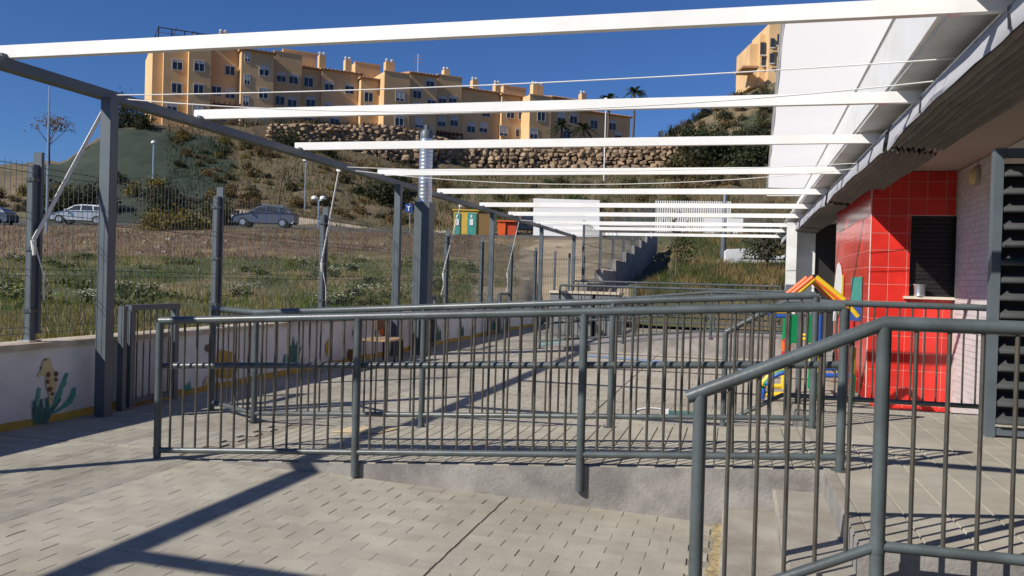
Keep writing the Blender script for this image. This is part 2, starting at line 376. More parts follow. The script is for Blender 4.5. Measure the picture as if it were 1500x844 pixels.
# ---------------------------------------------------------------- railings
def railing(name, label, path, posts, zb, zt, spacing, group=None, hand=None, rt=.026, rp=.025, rbz=.02, bar=.008, over=None, mats=(M_rail, M_bar)):
    """path: list of (x,y); zb/zt: functions of path length giving bottom and top rail heights; posts: (s, zfoot)"""
    P = [np.array(p, float) for p in path]; seg = [np.linalg.norm(b-a) for a, b in zip(P, P[1:])]; cum = np.concatenate([[0], np.cumsum(seg)])
    def at(s):
        s = min(max(s, -.4), cum[-1]+.4)
        i = min(max(int(np.searchsorted(cum, s))-1, 0), len(seg)-1); d = (P[i+1]-P[i])/seg[i]; return P[i]+d*(s-cum[i])
    t = thing(name, (*P[0], zb(0)), label, 'railing', group)
    brk = sorted(set([0, *cum.tolist(), *(over or [])])); brk = [b for b in brk if b <= cum[-1]+1e-6]
    pt = lambda s, f: (*at(s), f(s))
    m = MB().tube([pt(s, zt) for s in brk], rt, 12); m.build('top_rail', mats[0], t, True)
    MB().tube([pt(s, zb) for s in brk], rbz, 12).build('bottom_rail', mats[0], t, True)
    if hand:
        hz, hoff = hand
        MB().tube([(*(at(s)+np.array(hoff)), hz(s)) for s in brk], .021, 12).build('handrail', mats[0], t, True)
        for s, zf in posts:
            if .03 < s < cum[-1]-.02: MB().tube([(*at(s), hz(s)), (*(at(s)+np.array(hoff)), hz(s))], .009, 6).build('handrail_bracket', mats[0], t, True)
    ps = [s for s, _ in posts]
    for s, zf in posts:
        p = at(s); pm_ = MB().tube([(*p, zf), (*p, zt(s)-rt*.4)], rp, 12); q_ = pm_.build('post', mats[0], t, True)
        if zf not in (.215, .25): MB().tube([(*p, zf), (*p, zf+.008)], .05, 14).build('base_plate', mats[0], q_, True)
        MB().tube([(*p, zb(s)-.024), (*p, zb(s)+.024)], rp+.0025, 12).build('weld_collar', mats[0], q_, True)
    pst = sorted(ps)
    for a, b in zip(pst, pst[1:]):
        n = max(1, round((b-a)/spacing)-1) if b-a > spacing*1.4 else 0
        for k in range(n):
            s = a+(b-a)*(k+1)/(n+1); p = at(s)
            MB().tube([(*p, zb(s)+rbz*.6), (*p, zt(s)-rt*.6)], bar, 8, False).build('baluster', mats[1], t, True)
    return t
XL, XR = -3.77, .585
lin = lambda z0, z1, L: (lambda s: z0+(z1-z0)*s/L)
L_ = XR-XL
railing('ramp_railing', 'long grey tube railing along the front edge of the ramp, nearest the yard', [(XL,5.0),(XR,5.0)],
        [(0,.2),(1.46,.215),(2.91,.25),(L_,.494)], lin(.27,.57,L_), lin(1.15,1.40,L_), .097, 'railings of the ramp', hand=(lin(.84,1.075,L_), (0,.05)))
bp = [(-4.6,6.85),(-3.92,6.45),(.56,6.45)]; s1 = math.hypot(.68,.4); LT = s1+4.48
bz = lambda s: .30 if s < s1 else .30+(.565-.30)*(s-s1)/4.48
tzr = lambda s: 1.155 if s < s1 else 1.155+(1.445-1.155)*(s-s1)/4.48
railing('ramp_railing', 'grey railing on the rear edge of the ramp, bent back at its left end', bp,
        [(0,.22),(s1,.23)]+[(s1+d, rz(-3.92+d)) for d in (1.51,3.03)]+[(LT,PZ)], bz, tzr, .1, 'railings of the ramp')
# near railing: down the steps, then along the platform front
nb = [(-.17,3.45),(.545,3.45),(3.2,3.45)]
ntop = lambda s: 1.052+(1.373-1.052)*min(s,.715)/.715
nbot = lambda s: .195+(.535-.195)*min(s,.715)/.715
railing('stair_railing', 'nearest grey railing, sloping down the steps and running level along the platform front', nb,
        [(.05,.11),(.715,.09),(1.95,.1),(3.3,.1)], nbot, ntop, .112, None, rt=.027, rp=.027, rbz=.021, bar=.0085)
qb = [(-.07,7.75),(.42,7.75),(2.2,7.75)]
qt = lambda s: 1.085+(1.372-1.085)*min(s,.49)/.49
qbt = lambda s: .28+(.56-.28)*min(s,.49)/.49
railing('platform_railing', 'grey railing on the far side of the platform in front of the red tiled wall', qb,
        [(.0,.2),(.62,PZ),(2.2,PZ)], qbt, qt, .1, None)
# far end of the court
fb = MB(); fb.prism([(-3.5,15.5,.2),(1.5,15.5,.2),(1.5,15.5,.60),(-.4,15.5,.56),(-3.5,15.5,.225)], (0,2.4,0))
o = fb.build('far_ramp', M_conc); tag(o, kind='structure')
fz = lambda s: .36+.33*min(s, 3.1)/3.1; ft = lambda s: 1.04+.33*min(s, 3.1)/3.1
railing('far_railing', 'grey railing with a middle rail on the far concrete ramp across the courtyard', [(-3.5,15.52),(-.4,15.52),(1.4,15.52)], [(0,.22),(1.55,.4),(3.1,.55),(4.9,.58)], fz, ft, .12, 'railings at the far end of the courtyard', hand=(lambda s: ft(s)-.36, (0,.05)))
railing('far_railing', 'farthest thin grey railing at the foot of the grassy bank', [(-4.2,22.5),(1.1,22.5)], [(0,.2),(1.7,.2),(3.5,.2),(5.3,.2)], lambda s: .62, lambda s: 1.5, .14, 'railings at the far end of the courtyard')
railing('far_railing', 'grey railing on the rear edge of the far ramp, in front of the dark cabinets', [(-3.6,17.8),(1.2,17.8)], [(0,.2),(1.6,.3),(3.2,.5),(4.8,.55)], lambda s: .7, lambda s: 1.40, .13, 'railings at the far end of the courtyard')
for u0, u1, lab in ((806, 868, 'blue-grey metal cabinet at the end of the white wall'), (872, 905, 'dark grey metal cabinet behind the far ramp railing')):
    p0, p1 = pl(u0, 440, 1, 18.5), pl(u1, 440, 1, 18.5)
    t = thing('cabinet', ((p0[0]+p1[0])/2, 18.5, .2), lab, 'cabinet', 'cabinets at the end of the court')
    MB().box(p0[0], p1[0], 18.5, 19.3, .2, 1.22).build('body', M_grey, t); MB().box(p0[0]-.03, p1[0]+.03, 18.46, 19.35, 1.22, 1.27).build('lid', M_coping, t)
    n = 4
    for k in range(n):
        a = p0[0]+(p1[0]-p0[0])*(k+.08)/n; b = p0[0]+(p1[0]-p0[0])*(k+.92)/n
        MB().box(a, b, 18.48, 18.499, .3, 1.17).build('door', M_grey, t)
# ---------------------------------------------------------------- left wall, murals
WX = -5.40
wt = thing('courtyard_wall', (-5.5, 10, .2), 'low white courtyard wall painted with sea creatures over an ochre base band', 'wall')
MB().box(-5.62, WX, -3, 24, -.2, .84).build('wall_body', M_wall, wt)
y = -3.0
while y < 24:
    y2 = min(y+1.2, 24); MB().box(-5.66, -5.365, y+.002, y2-.002, .8405, .885+random.uniform(-.002,.002)).build('coping_stone', M_coping, wt); y = y2
n = 90; top_ = []; bot_ = []
for i in range(n+1):
    yy = -3+27*i/n; bot_.append((WX+.004, yy, .2)); top_.append((WX+.004, yy, .29+.035*noise.noise(Vector((yy*.8,0,0)))+.02*noise.noise(Vector((yy*3,0,0)))))
m = MB(); m.add(bot_+top_, [(i, i+1, n+2+i, n+1+i) for i in range(n)]); m.build('ochre_band', M_ochre, wt)
def mural(name, pts, m, dx=.008, lab=None, world=False):
    P = [pl(u, v, 0, WX+dx) for u, v in pts] if not world else [(WX+dx, a, b) for a, b in pts]
    mb = MB(); mb.add(P, [tuple(range(len(P)))])
    o = mb.build(name, m, wt, fixn=False); return tag(o, lab)
def blob(u, v, ru, rv, k=14, j=.12, sd=1):
    r = random.Random(sd); return [(u+ru*math.cos(2*math.pi*i/k)*(1+r.uniform(-j,j)), v+rv*math.sin(2*math.pi*i/k)*(1+r.uniform(-j,j))) for i in range(k)]
mural('painted_seahorse', [(62,531),(66,525),(71,524),(76,530),(77,538),(81,546),(84,556),(83,566),(79,578),(77,590),(74,598),(71,592),(72,582),(71,574),(68,566),(67,556),(68,548),(63,550),(57,553),(54,550),(58,546),(61,541)], M_cream, .010)
for k, (u, v, ru, rv) in enumerate(((71,549,3,4),(70,559,2.5,4),(73,570,4,4),(77,577,3,2.5),(82,548,3.5,4),(82,556,3,3),(67,527,2,1.4))): mural('painted_spot', blob(u,v,ru,rv,sd=k), M_brownp, .012)
mural('painted_eye', blob(59.5,539,1.2,1.6,8), M_black, .013)
mural('painted_seaweed', [(50,621),(48,600),(50,588),(54,592),(57,602),(59,585),(62,584),(64,600),(68,596),(67,583),(70,582),(73,598),(83,590),(88,580),(90,586),(83,596),(75,606),(70,620)], M_dteal, .0115)
mural('painted_seaweed', [(73,598),(80,585),(88,568),(94,552),(97,546),(101,547),(97,556),(98,562),(92,570),(90,580),(83,594),(76,603)], M_teal, .0108)
mural('painted_seaweed', [(78,603),(92,594),(102,582),(106,570),(111,566),(111,578),(106,590),(96,597),(84,604),(77,608)], M_teal, .0112)
mural('painted_seaweed', [(51,598),(47,590),(53,585),(56,567),(60,569),(59,582),(55,590)], M_teal, .0104)
mural('painted_fish', blob(330,537,19,18,16,.1,3), M_ochre, .010); mural('painted_fish_fin', [(311,545),(300,555),(298,566),(310,560),(318,553)], M_cream, .0115)
mural('painted_fish_fin', [(318,521),(322,512),(340,516),(346,524)], M_ochre, .0122); mural('painted_eye', blob(338,535,3,3,8), M_black, .012)
mural('painted_patch', blob(305,510,4,6,9,.1,5), M_brownp, .0105)
mural('painted_seaweed', [(424,531),(426,515),(422,503),(428,508),(430,492),(433,508),(437,498),(437,512),(442,507),(438,522),(437,533)], M_dteal, .010)
mural('painted_seaweed', [(415,532),(417,518),(420,522),(423,512),(425,531)], M_teal, .011)
mural('painted_fish', blob(482,510,6,13,12,.15,8), M_ochre, .010); mural('painted_fish', blob(561,484,6,8,12,.1,9), M_orange, .010)
mural('painted_patch', blob(519,488,2.5,6,9,.1,6), M_black, .0105); mural('painted_patch', blob(515,520,7,9,12,.2,4), M_brownp, .010)
mural('painted_starfish', blob(693,485,3,6,10,.35,2), M_redp, .010)
mural('painted_seaweed', [(267,572),(270,560),(274,566),(278,558),(281,572)], M_teal, .010)
for yy in (15.2, 16.6, 19.0):
    mural('painted_seaweed', [(yy-.2,.3),(yy-.15,.5),(yy-.06,.42),(yy,.62),(yy+.06,.44),(yy+.16,.52),(yy+.2,.3)], M_dteal, .010, world=True)
# ---------------------------------------------------------------- mesh fence
FX = -5.52
ft_ = thing('mesh_fence', (FX, 5, .88), 'dark grey welded mesh fence standing on the low white wall', 'fence')
fy = [-2.0, .55, 3.1, 5.7, 8.23, 10.72, 13.3, 15.9, 18.3, 20.9, 23.6]
fm = MB(); fm.box(-.03,.03,-.03,.03,0,1.43)
fpm = fm.mesh('post', M_post)
for i, yy in enumerate(fy):
    p = inst('post', fpm, ft_, (FX, yy, .886)); ORG[p.name] = np.array((FX, yy, .886))
    MB().box(FX-.028,FX+.05,yy+.031,yy+.06,.95,2.42).build('clamp_bar', M_post, p)
    for z in (1.12, 1.62, 2.18): MB().box(FX-.04,FX+.045,yy-.04,yy+.0305,z,z+.03).build('clamp', M_rail, p)
    MB().box(FX-.06,FX+.06,yy-.06,yy+.06,.8855,.898).build('foot_plate', M_zinc, p)
wm = MB(); wm.tube([(0,0,0),(0,0,1.40)], .0026, 4, False); 
for a, b in zip(fy, fy[1:]):
    m = MB(); k = int((b-a)/.055)
    for i in range(1, k): m.tube([(FX, a+(b-a)*i/k, .93), (FX, a+(b-a)*i/k, 2.33)], .0026 if b < 15 else .003, 3, False)
    for z in (.95,1.0,1.42,1.47,1.88,1.93,2.25,2.30): m.tube([(FX+.006, a, z), (FX+.006, b, z)], .003, 3, False)
    o = m.build('mesh_panel', M_wire, ft_, fixn=False); tag(o, kind='stuff')
# ---------------------------------------------------------------- pergola
pt_ = thing('pergola', (-2, 12, .22), 'white slatted pergola on dark grey posts running beside the school building', 'pergola')
for yy in (6.22, 12.72, 18.15, 23.1, 28.0):
    MB().box(-5.29, -5.19, yy-.05, yy+.05, .215 if yy < 24 else .1, 2.955).build('post', M_post, pt_)
MB().box(-5.385, -5.265, -5, 28.6, 2.956, 3.034).build('edge_beam', M_post, pt_)
RY = [-4.4, -2.0, .4, 2.8, 5.2, 7.6, 9.65, 12.2, 14.9, 17.6, 20.0, 23.0, 25.3, 28.2]
for yy in RY:
    o = MB().box(-5.37, 1.62, yy-.03, yy+.03, 3.0345, 3.127).build('rafter', M_white, pt_)
    MB().box(-5.30,-5.2655,yy-.075,yy-.0305,3.0345,3.06).build('bracket', M_post, o); MB().box(1.10,1.16,yy-.034,yy+.034,3.029,3.0343).build('bracket', M_zinc, o)
    MB().box(-5.373,-5.3705,yy-.025,yy+.025,3.04,3.122).build('end_cap', M_wframe, o)
# shade cloth stretched flat on a light frame that stands on the roof
ct = thing('shade_cloth', (1.6, 20, 4.7), 'cream white shade cloth stretched flat above the roof edge, higher than the rafters', 'shade cloth')
CK, RK = 1.8, 1.25
def cl(y, e, k=CK):   # left edge of the cloth, and line of the roof fascia
    t = (y/k-6.2)/12.; return k*((.26+.29*t) if e == 0 else (.97+.23*t))
CZc = 1.5+1.8*CK; RZ = 1.5+1.8*RK
m = MB(); n = 40; P = []; XR_ = 2.9
for i in range(n+1):
    yy = 10.8+18.4*i/n
    for k in range(9):
        s_ = k/8; x = cl(yy, 0)*(1-s_)+XR_*s_
        P.append((x, yy, CZc-.03*math.sin(math.pi*s_)*(1+.3*math.sin(yy*1.3))+.006*math.sin(yy*1.7+s_*3)))
m.add(P, [(i*9+k, i*9+k+1, (i+1)*9+k+1, (i+1)*9+k) for i in range(n) for k in range(8)]); m.build('cloth_sheet', M_cloth, ct, True, False)
MB().tube([(cl(10.8,0), 10.8, CZc), (cl(32,0), 32, CZc)], .022, 8).build('edge_bar', M_white, ct, True)
MB().tube([(XR_, 10.8, CZc), (XR_, 32, CZc)], .022, 8).build('edge_bar', M_white, ct, True)
for yy in (10.8, 32): MB().tube([(cl(yy,0), yy, CZc+.01), (XR_, yy, CZc+.01)], .02, 8).build('end_bar', M_tan if yy < 12 else M_white, ct, True)
for yy in (11, 17, 23, 28.5):
    MB().tube([(XR_-.1, yy, RZ-.03), (XR_-.1, yy, CZc)], .03, 8).build('support_post', M_white, ct, True)
# ropes
def rope(name, label, a, b, sag, r=.006, n=14, group=None, cat='rope'):
    a, b = np.array(a), np.array(b)
    P = [a+(b-a)*i/n-np.array((0,0,sag*4*(i/n)*(1-i/n))) for i in range(n+1)]
    o = MB().tube(P, r, 5).build(name, M_rope, None, True); return tag(o, label, cat, group)
G = 'ropes across the pergola'
rope('rope', 'upper white rope from the nearest pergola post to the roof edge', (-5.25,6.30,3.0), (1.5,6.35,3.08), .05, .005, group=G)
rope('rope', 'lower sagging white rope from the nearest pergola post to the roof edge', (-5.25,6.42,2.99), (1.5,6.75,3.03), .17, .005, group=G)
rope('rope', 'white rope crossing behind the third rafter from the second tie-down strap', (-5.25,10.8,2.98), (1.45,10.9,3.0), .08, .005, group=G)
rope('rope', 'sagging white rope crossing in front of the boulder wall', (-5.25,11.0,2.96), (1.45,11.2,2.98), .2, .005, group=G)
rope('rope', 'thin white rope at the far end of the pergola', (-5.25,20.5,2.97), (1.4,20.6,2.97), .12, .006, group=G)
def strap(a, b, c, label, w=.02):
    t = thing('tie_down_strap', b, label, 'strap', 'tie-down straps from the beam to the fence')
    a, b, c = np.array(a), np.array(b), np.array(c); d = b-a; d /= np.linalg.norm(d); s = np.cross(d, (1,0,0)); s /= np.linalg.norm(s)
    MB().obox((a+b)/2, (b-a)/2, s*w, np.cross(d, s)*.003).build('webbing', M_rope, t)
    MB().obox(a, (.03,0,0), (0,.03,0), (0,0,.05)).build('top_knot', M_rope, t)
    MB().tube([b, b-np.array((0,-.01,.12))], .022, 8, r2=.012).build('buckle', M_rope, t, True)
    MB().tube([b, b+(c-b)*.5+np.array((.02,.03,-.03)), c], .006, 5).build('loose_end', M_rope, t, True)
sp = lambda a, b, c: (pl(*a, 0, -5.41), pl(*b, 0, -5.47), pl(*c, 0, -5.46))
strap(*sp((159,148),(49,352),(64,440)), 'white strap slanting from the nearest pergola post down to the first fence post', .019)
strap(*sp((497,246),(471,385),(477,452)), 'white strap hanging near the third fence post behind the ramp railing', .017)
strap(*sp((675,299),(649,400),(646,432)), 'white strap left of the yellow and teal cabin', .02)
strap(*sp((761,322),(743,400),(741,430)), 'farthest white strap, right of the orange container', .022)
# flue column
fl = thing('flue_column', (-4.98, 13.2, .22), 'thick dark grey column with a ribbed silver flue rising through the pergola', 'column')
MB().box(-5.11,-4.85,13.09,13.33,.22,2.72).build('casing', M_post, fl)
prof = [(.112, 2.70)]; z = 2.72
while z < 3.72: prof += [(.112, z), (.115, z+.010), (.112, z+.020)]; z += .06
MB().lathe((-4.98,13.22,0), prof+[(.112,3.76)], 20).build('flue', M_zinc, fl, True)
MB().lathe((-4.98,13.22,0), [(.108,3.761),(.108,3.86),(.085,3.9),(.04,3.91),(.04,3.99)], 18).build('cowl', M_post, fl, True)
# small barrier frames leaning on the wall
def barrier(y0, y1, label):
    t = thing('barrier_panel', (-5.25, (y0+y1)/2, .22), label, 'barrier', 'grey barrier panels standing along the white wall')
    for yy in (y0, y1): MB().box(-5.33,-5.27,yy-.03,yy+.03,.24,1.12).build('upright', M_post, t)
    MB().box(-5.335,-5.265,y0-.035,y1+.035,1.1205,1.17).build('top_bar', M_post, t)
    MB().box(-5.32,-5.28,y0+.031,y1-.031,.27,.31).build('bottom_bar', M_post, t)
    MB().box(-5.33,-5.27,y0-.13,y0-.08,.22,1.16).build('hinge_post', M_post, t)
    for k in range(6):
        yy = y0+(y1-y0)*(k+1)/7; MB().tube([(-5.3,yy,.3105),(-5.3,yy,1.12)], .007, 6, False).build('bar', M_bar, t)
barrier(6.62, 7.25, 'grey barred barrier panel against the white wall beside the nearest pergola post')
barrier(13.9, 14.7, 'grey barred barrier panel right of the silver flue column')
barrier(19.2, 20.0, 'farthest small grey barrier panel by the white wall')
# child's table and stool
t = thing('childrens_table', (-4.75, 11.0, .22), 'small low table with dark legs near the white wall, seen through the railings', 'table')
MB().box(-4.95,-4.5,10.75,11.25,.60,.625).build('tabletop', M_tan, t)
for a, b in ((-4.9,10.8),(-4.55,10.8),(-4.9,11.2),(-4.55,11.2)): MB().tube([(a,b,.22),(a,b,.599)], .016, 8).build('leg', M_black, t)
t = thing('childrens_chair', (-4.95, 11.8, .22), 'small dark chair with a tan seat by the wall', 'chair')
MB().box(-5.1,-4.78,11.65,11.97,.56,.585).build('seat', M_tan, t); MB().box(-5.12,-5.095,11.65,11.97,.7,.95).build('backrest', M_brownp, t)
for a, b in ((-5.107,11.66),(-4.8,11.66),(-5.107,11.96),(-4.8,11.96)): MB().tube([(a,b,.22),(a,b,.559 if a > -5 else .7)], .013, 8).build('leg', M_black, t)
# painted floor marks
def floormark(name, label, uv, m, dz=.006):
    P = [pl(u, v, 2, .2225+dz) for u, v in uv]; mb = MB(); mb.add(P, [tuple(range(len(P)))]); o = mb.build(name, m, None, False, False); tag(o, label, 'floor marking', 'painted floor game marks'); return o
floormark('floor_marking', 'green painted oblong on the courtyard floor behind the ramp', [(976,601),(1030,604),(1029,612),(974,610)], M_dteal)
ring = [(952+24*math.cos(a), 603+6.5*math.sin(a)) for a in np.linspace(0, 2*math.pi, 25)[:-1]]; ri = [(952+20*math.cos(a), 603+4.6*math.sin(a)) for a in np.linspace(0, 2*math.pi, 25)[:-1]]
Pr = [pl(u, v, 2, .229) for u, v in ring+ri]; mb = MB(); mb.add(Pr, [(i, (i+1)%24, 24+(i+1)%24, 24+i) for i in range(24)])
tag(mb.build('floor_marking', M_white, None, False, False), 'white painted ring on the courtyard floor behind the ramp', 'floor marking', 'painted floor game marks')
floormark('floor_marking', 'white bar painted across the green oblong on the floor', [(974,599),(980,599),(978,613),(971,613)], M_white, .009)
floormark('floor_marking', 'blue painted patch on the courtyard floor before the playhouse', [(1062,606),(1085,607),(1108,612),(1100,617),(1070,616)], mat('blue_floor_paint', (.12,.25,.42), .8))
floormark('floor_marking', 'long pale blue painted line across the courtyard floor', [(860,519),(1000,531),(1100,541),(1100,544),(1000,534),(860,522)], mat('pale_blue_paint', (.2,.28,.4), .8))
floormark('floor_marking', 'pale turquoise scribble on the far courtyard floor', [(790,503),(835,497),(870,500),(868,503),(835,500),(792,507)], mat('turquoise_paint', (.2,.36,.33), .8))
P = [(-3.05,6.15,0),(-2.62,6.12,0),(-2.55,6.34,0),(-3.0,6.37,0)]; mb = MB(); mb.prism([(x, y, rz(x)+.009) for x, y, _ in P], (0,0,.004))
tag(mb.build('tan_patch', mat('flat_patch', (.55,.42,.25), .9)), 'flat tan patch lying on the ramp by the rear railing', 'flat_patch')  # thin flat tan patch laid over the ramp pavers
# ---------------------------------------------------------------- school building
FXX = 2.76
sb = thing('school_building', (2.3, 8, .2), 'single storey white school building with a cream soffit along the right side of the yard', 'building')
MB().box(FXX-.024, 6, 10.32, 12.1, -.2, 3.05).build('brick_wall_core', M_mort, sb)
bm_ = MB(); bm_.box(-.03,.03,-.1165,.1165,-.031,.031); bme = bm_.mesh('brick', M_brick)
bm2 = MB(); bm2.box(-.03,.03,-.056,.056,-.031,.031); bme2 = bm2.mesh('brick', M_brick)
z = -.0925; r = 1
while z < 3.03:
    y = 10.33+.1165 if r % 2 == 0 else 10.33+.1165*2+.015
    if r % 2: inst('brick', bme2, sb, (FXX, 10.33+.056, z))
    while y < 12.05:
        if y+.1165 <= 12.09: inst('brick', bme, sb, (FXX+random.uniform(-.0015,.0015), y, z))
        y += .2415
    z += .0705; r += 1
MB().box(FXX, 6, -4, 10.315, 2.62, 3.05).build('lintel', M_wall, sb)
MB().box(FXX+.5, 6, -4, 10.3, .49, 2.62).build('dark_interior', M_black, sb)
MB().box(FXX+.01, 6, 12.9, 22, -.1, 3.05).build('rear_facade', M_wall, sb)
MB().box(1.42, 1.86, 22.02, 22.3, -.1, 3.05).build('end_wall', M_wall, sb); MB().box(2.34, 6, 22.02, 22.3, -.1, 3.05).build('end_wall', M_wall, sb)
MB().box(1.865, 2.335, 22.12, 22.3, .2, 3.05).build('door', M_black, sb)
MB().box(1.17, 1.40, 21.6, 21.85, .1, 3.05).build('pillar', M_wall, sb)
MB().box(1.8, 6, -4, 29, 3.06, 3.158).build('soffit', M_soffit, sb)
MB().box(1.20, 7, -4, 29, 3.16, 3.19).build('roof_slab', M_wall, sb)
fa = MB(); yn, yf = -4, 29
NF = 24
for i in range(NF+1):
    yy = yn+(yf-yn)*i/NF; xt = cl(yy,1,RK); fa.v += [(min(1.185, xt-.02),yy,3.1905),(xt,yy,RZ-.03),(6,yy,RZ-.03),(6,yy,3.1905)]
for i in range(NF): fa.f += [(4*i+k, 4*i+(k+1)%4, 4*i+4+(k+1)%4, 4*i+4+k) for k in range(4)]
fa.f += [(0,1,2,3), (4*NF+3,4*NF+2,4*NF+1,4*NF)]
MB().tube([(cl(yn,1,RK)+.005, yn, RZ), (cl(yf,1,RK)+.005, yf, RZ)], .018, 8).build('roof_edge_pipe', M_zinc, sb, True)
fa.build('sloping_fascia', M_white, sb)
MB().box(1.44, 1.795, -4, 29, 2.90, 2.95).build('gutter_board', M_grey, sb)
MB().box(1.635, 1.795, -4, 29, 2.951, 3.158).build('eave_beam', M_grey, sb)
# kiosk with red tiles
KX, KY = 1.71, 12.12
kt = thing('red_tiled_kiosk', (1.85, 10.1, .22), 'projecting block faced with glossy red square tiles and a dark shuttered window', 'kiosk')
WXa, WXb, WZa, WZb = 2.20, 2.745, 1.40, 2.48   # window opening
MB().box(KX+.005, WXa, KY+.005, 16.2, -.05, 3.05).build('wall_core', M_grout, kt)
MB().box(WXa+.0005, FXX+.4, KY+.005, 16.15, -.05, WZa-.012).build('wall_core', M_grout, kt)
MB().box(WXa+.0005, FXX+.4, KY+.005, 16.15, WZb, 3.049).build('wall_core', M_grout, kt)
MB().box(WXa+.001, FXX+.4, KY+.2, 16.1, WZa-.01, WZb-.001).build('window_recess', M_black, kt)
k = 0; z = WZa+.02
while z < WZb-.02: MB().box(WXa+.002, WXb+.3, KY+.10, KY+.115, z, z+.05).build('shutter_slat', M_slat, kt); z += .056
MB().box(WXa-.07, WXb, KY-.09, KY+.1, WZa-.0115, WZa+.022).build('window_sill', mat('cream_sill_stone', (.68,.62,.52), .7), kt)
TS = .225; tf = MB()
def tilem(w, h, axis):
    g = .0026; b = .003; w2, h2 = w/2-g, h/2-g; m = MB()
    pts = [(-w2,-h2,.006),(w2,-h2,.006),(w2,h2,.006),(-w2,h2,.006),(-w2+b,-h2+b,0),(w2-b,-h2+b,0),(w2-b,h2-b,0),(-w2+b,h2-b,0)]
    if axis == 'y': pts = [(a, c, d) for a, d, c in pts]
    else: pts = [(c, -a, d) for a, d, c in pts]
    m.add(pts, [(4,5,6,7),(0,1,5,4),(1,2,6,5),(2,3,7,6),(3,0,4,7)]); return m.mesh('tile', M_red)
T1 = tilem(TS, TS, 'y'); T2 = tilem(TS, TS, 'x'); half = {}
def tl(x0, x1, z0, z1):
    key = (round(x1-x0,3), round(z1-z0,3))
    if key not in half: half[key] = T1 if key == (round(TS,3),)*2 else tilem(x1-x0, z1-z0, 'y')
    inst('tile', half[key], kt, ((x0+x1)/2, KY-.001, (z0+z1)/2))
zs = [-.23+TS*i for i in range(15)]
for z0 in zs:
    z1 = min(z0+TS, 3.055)
    for i in range(5):
        x0 = KX+TS*i; x1 = min(x0+TS, FXX-.03)
        if x1-x0 < .02: continue
        cuts = [(x0, x1, z0, z1)]
        if x1 > WXa+.005 and z1 > WZa and z0 < WZb:
            cuts = []
            if z0 < WZa-.02: cuts.append((x0, x1, z0, WZa-.012))
            if z1 > WZb+.02: cuts.append((x0, x1, WZb, z1))
            if x0 < WXa-.02: cuts.append((x0, WXa, max(z0, WZa), min(z1, WZb)))
        for c in cuts: tl(*c)
for z0 in zs:
    for i in range(18):
        if z0+TS < 3.2: inst('tile', T2, kt, (KX-.001, KY+TS*(i+.5), z0+TS/2), (random.uniform(-.003,.003), 0, random.uniform(-.004,.004)))
MB().box(KX-.006, KX+.006, KY-.006, KY+.006, -.05, 3.05).build('corner_trim', M_grout, kt)
def kpaint(name, pts, m, dx):
    P = [pl(u, v, 0, KX-dx) for u, v in pts]; o = MB().add(P, [tuple(range(len(P)))]).build(name, m, kt, fixn=False)
kpaint('painted_panel', [(1247,407),(1263,405),(1262,447),(1246,447)], M_teal, .010)
kpaint('painted_panel', [(1246,448),(1262,448),(1260,470),(1245,470)], M_blue, .011)
kpaint('painted_figure', [(1226,388),(1229,384),(1232,390),(1234,410),(1232,440),(1226,470),(1220,470),(1222,420)], M_white, .010)
kpaint('painted_stripe', [(1233.5,402),(1236,404),(1235,440),(1233,440)], M_yel, .011)
kpaint('painted_flowers', [(1222,540),(1229,535),(1232,560),(1224,580),(1220,565)], M_cream, .010)
# pot on sill
m = MB().lathe((2.32,12.08,WZa+.023), [(.066,0),(.072,.012),(.066,.036),(.075,.145),(.084,.15),(.08,.156),(.06,.145)], 18)
tag(m.build('metal_pot', M_zinc, None, True), 'small shiny metal pot on the window sill of the red kiosk', 'pot')
# bulkhead wall lamp
lp = thing('wall_lamp', (FXX-.03, 10.7, 2.7), 'round cream bulkhead lamp high on the white brick wall', 'lamp')
q = pl(1433, 258, 0, FXX-.03)
m = MB(); m.tube([(FXX-.031,q[1],q[2]),(FXX-.075,q[1],q[2])], .12, 20); m.build('base', M_soffit, lp, True)
m = MB(); m.tube([(FXX-.0755,q[1],q[2]),(FXX-.11,q[1],q[2]),(FXX-.13,q[1],q[2])], .10, 20, r2=.06); m.build('diffuser', M_cream, lp, True)
# louvred shutter
lt = thing('louvred_shutter', (1.75, 6.62, PZ), 'open dark grey louvred shutter door standing out from the building at the right edge', 'shutter')
MB().box(1.715,1.772,6.57,6.66,PZ+.004,2.50).build('frame_post', M_post, lt); MB().box(2.9,2.98,6.57,6.66,PZ+.004,2.5).build('frame_post', M_post, lt)
MB().box(1.7725,2.8995,6.58,6.65,2.44,2.5).build('frame_head', M_post, lt); MB().box(1.7725,2.8995,6.58,6.65,PZ+.02,PZ+.07).build('frame_foot', M_post, lt)
lm = MB()
lm.prism([(1.776,6.53,0),(1.776,6.545,.016),(1.776,6.57,.010),(1.776,6.66,.066),(1.776,6.665,.058),(1.776,6.575,-.004),(1.776,6.545,-.02),(1.776,6.53,-.012)], (1.12,0,0))
lme = lm.mesh('slat', M_lou)
z = PZ+.12
while z < 2.36:
    o = inst('slat', lme, lt, (0,0,z), (0,0,random.uniform(-.002,.002))); z += .122
MB().box(1.78,2.895,6.70,6.72,PZ+.08,2.41).build('back_panel', M_black, lt)
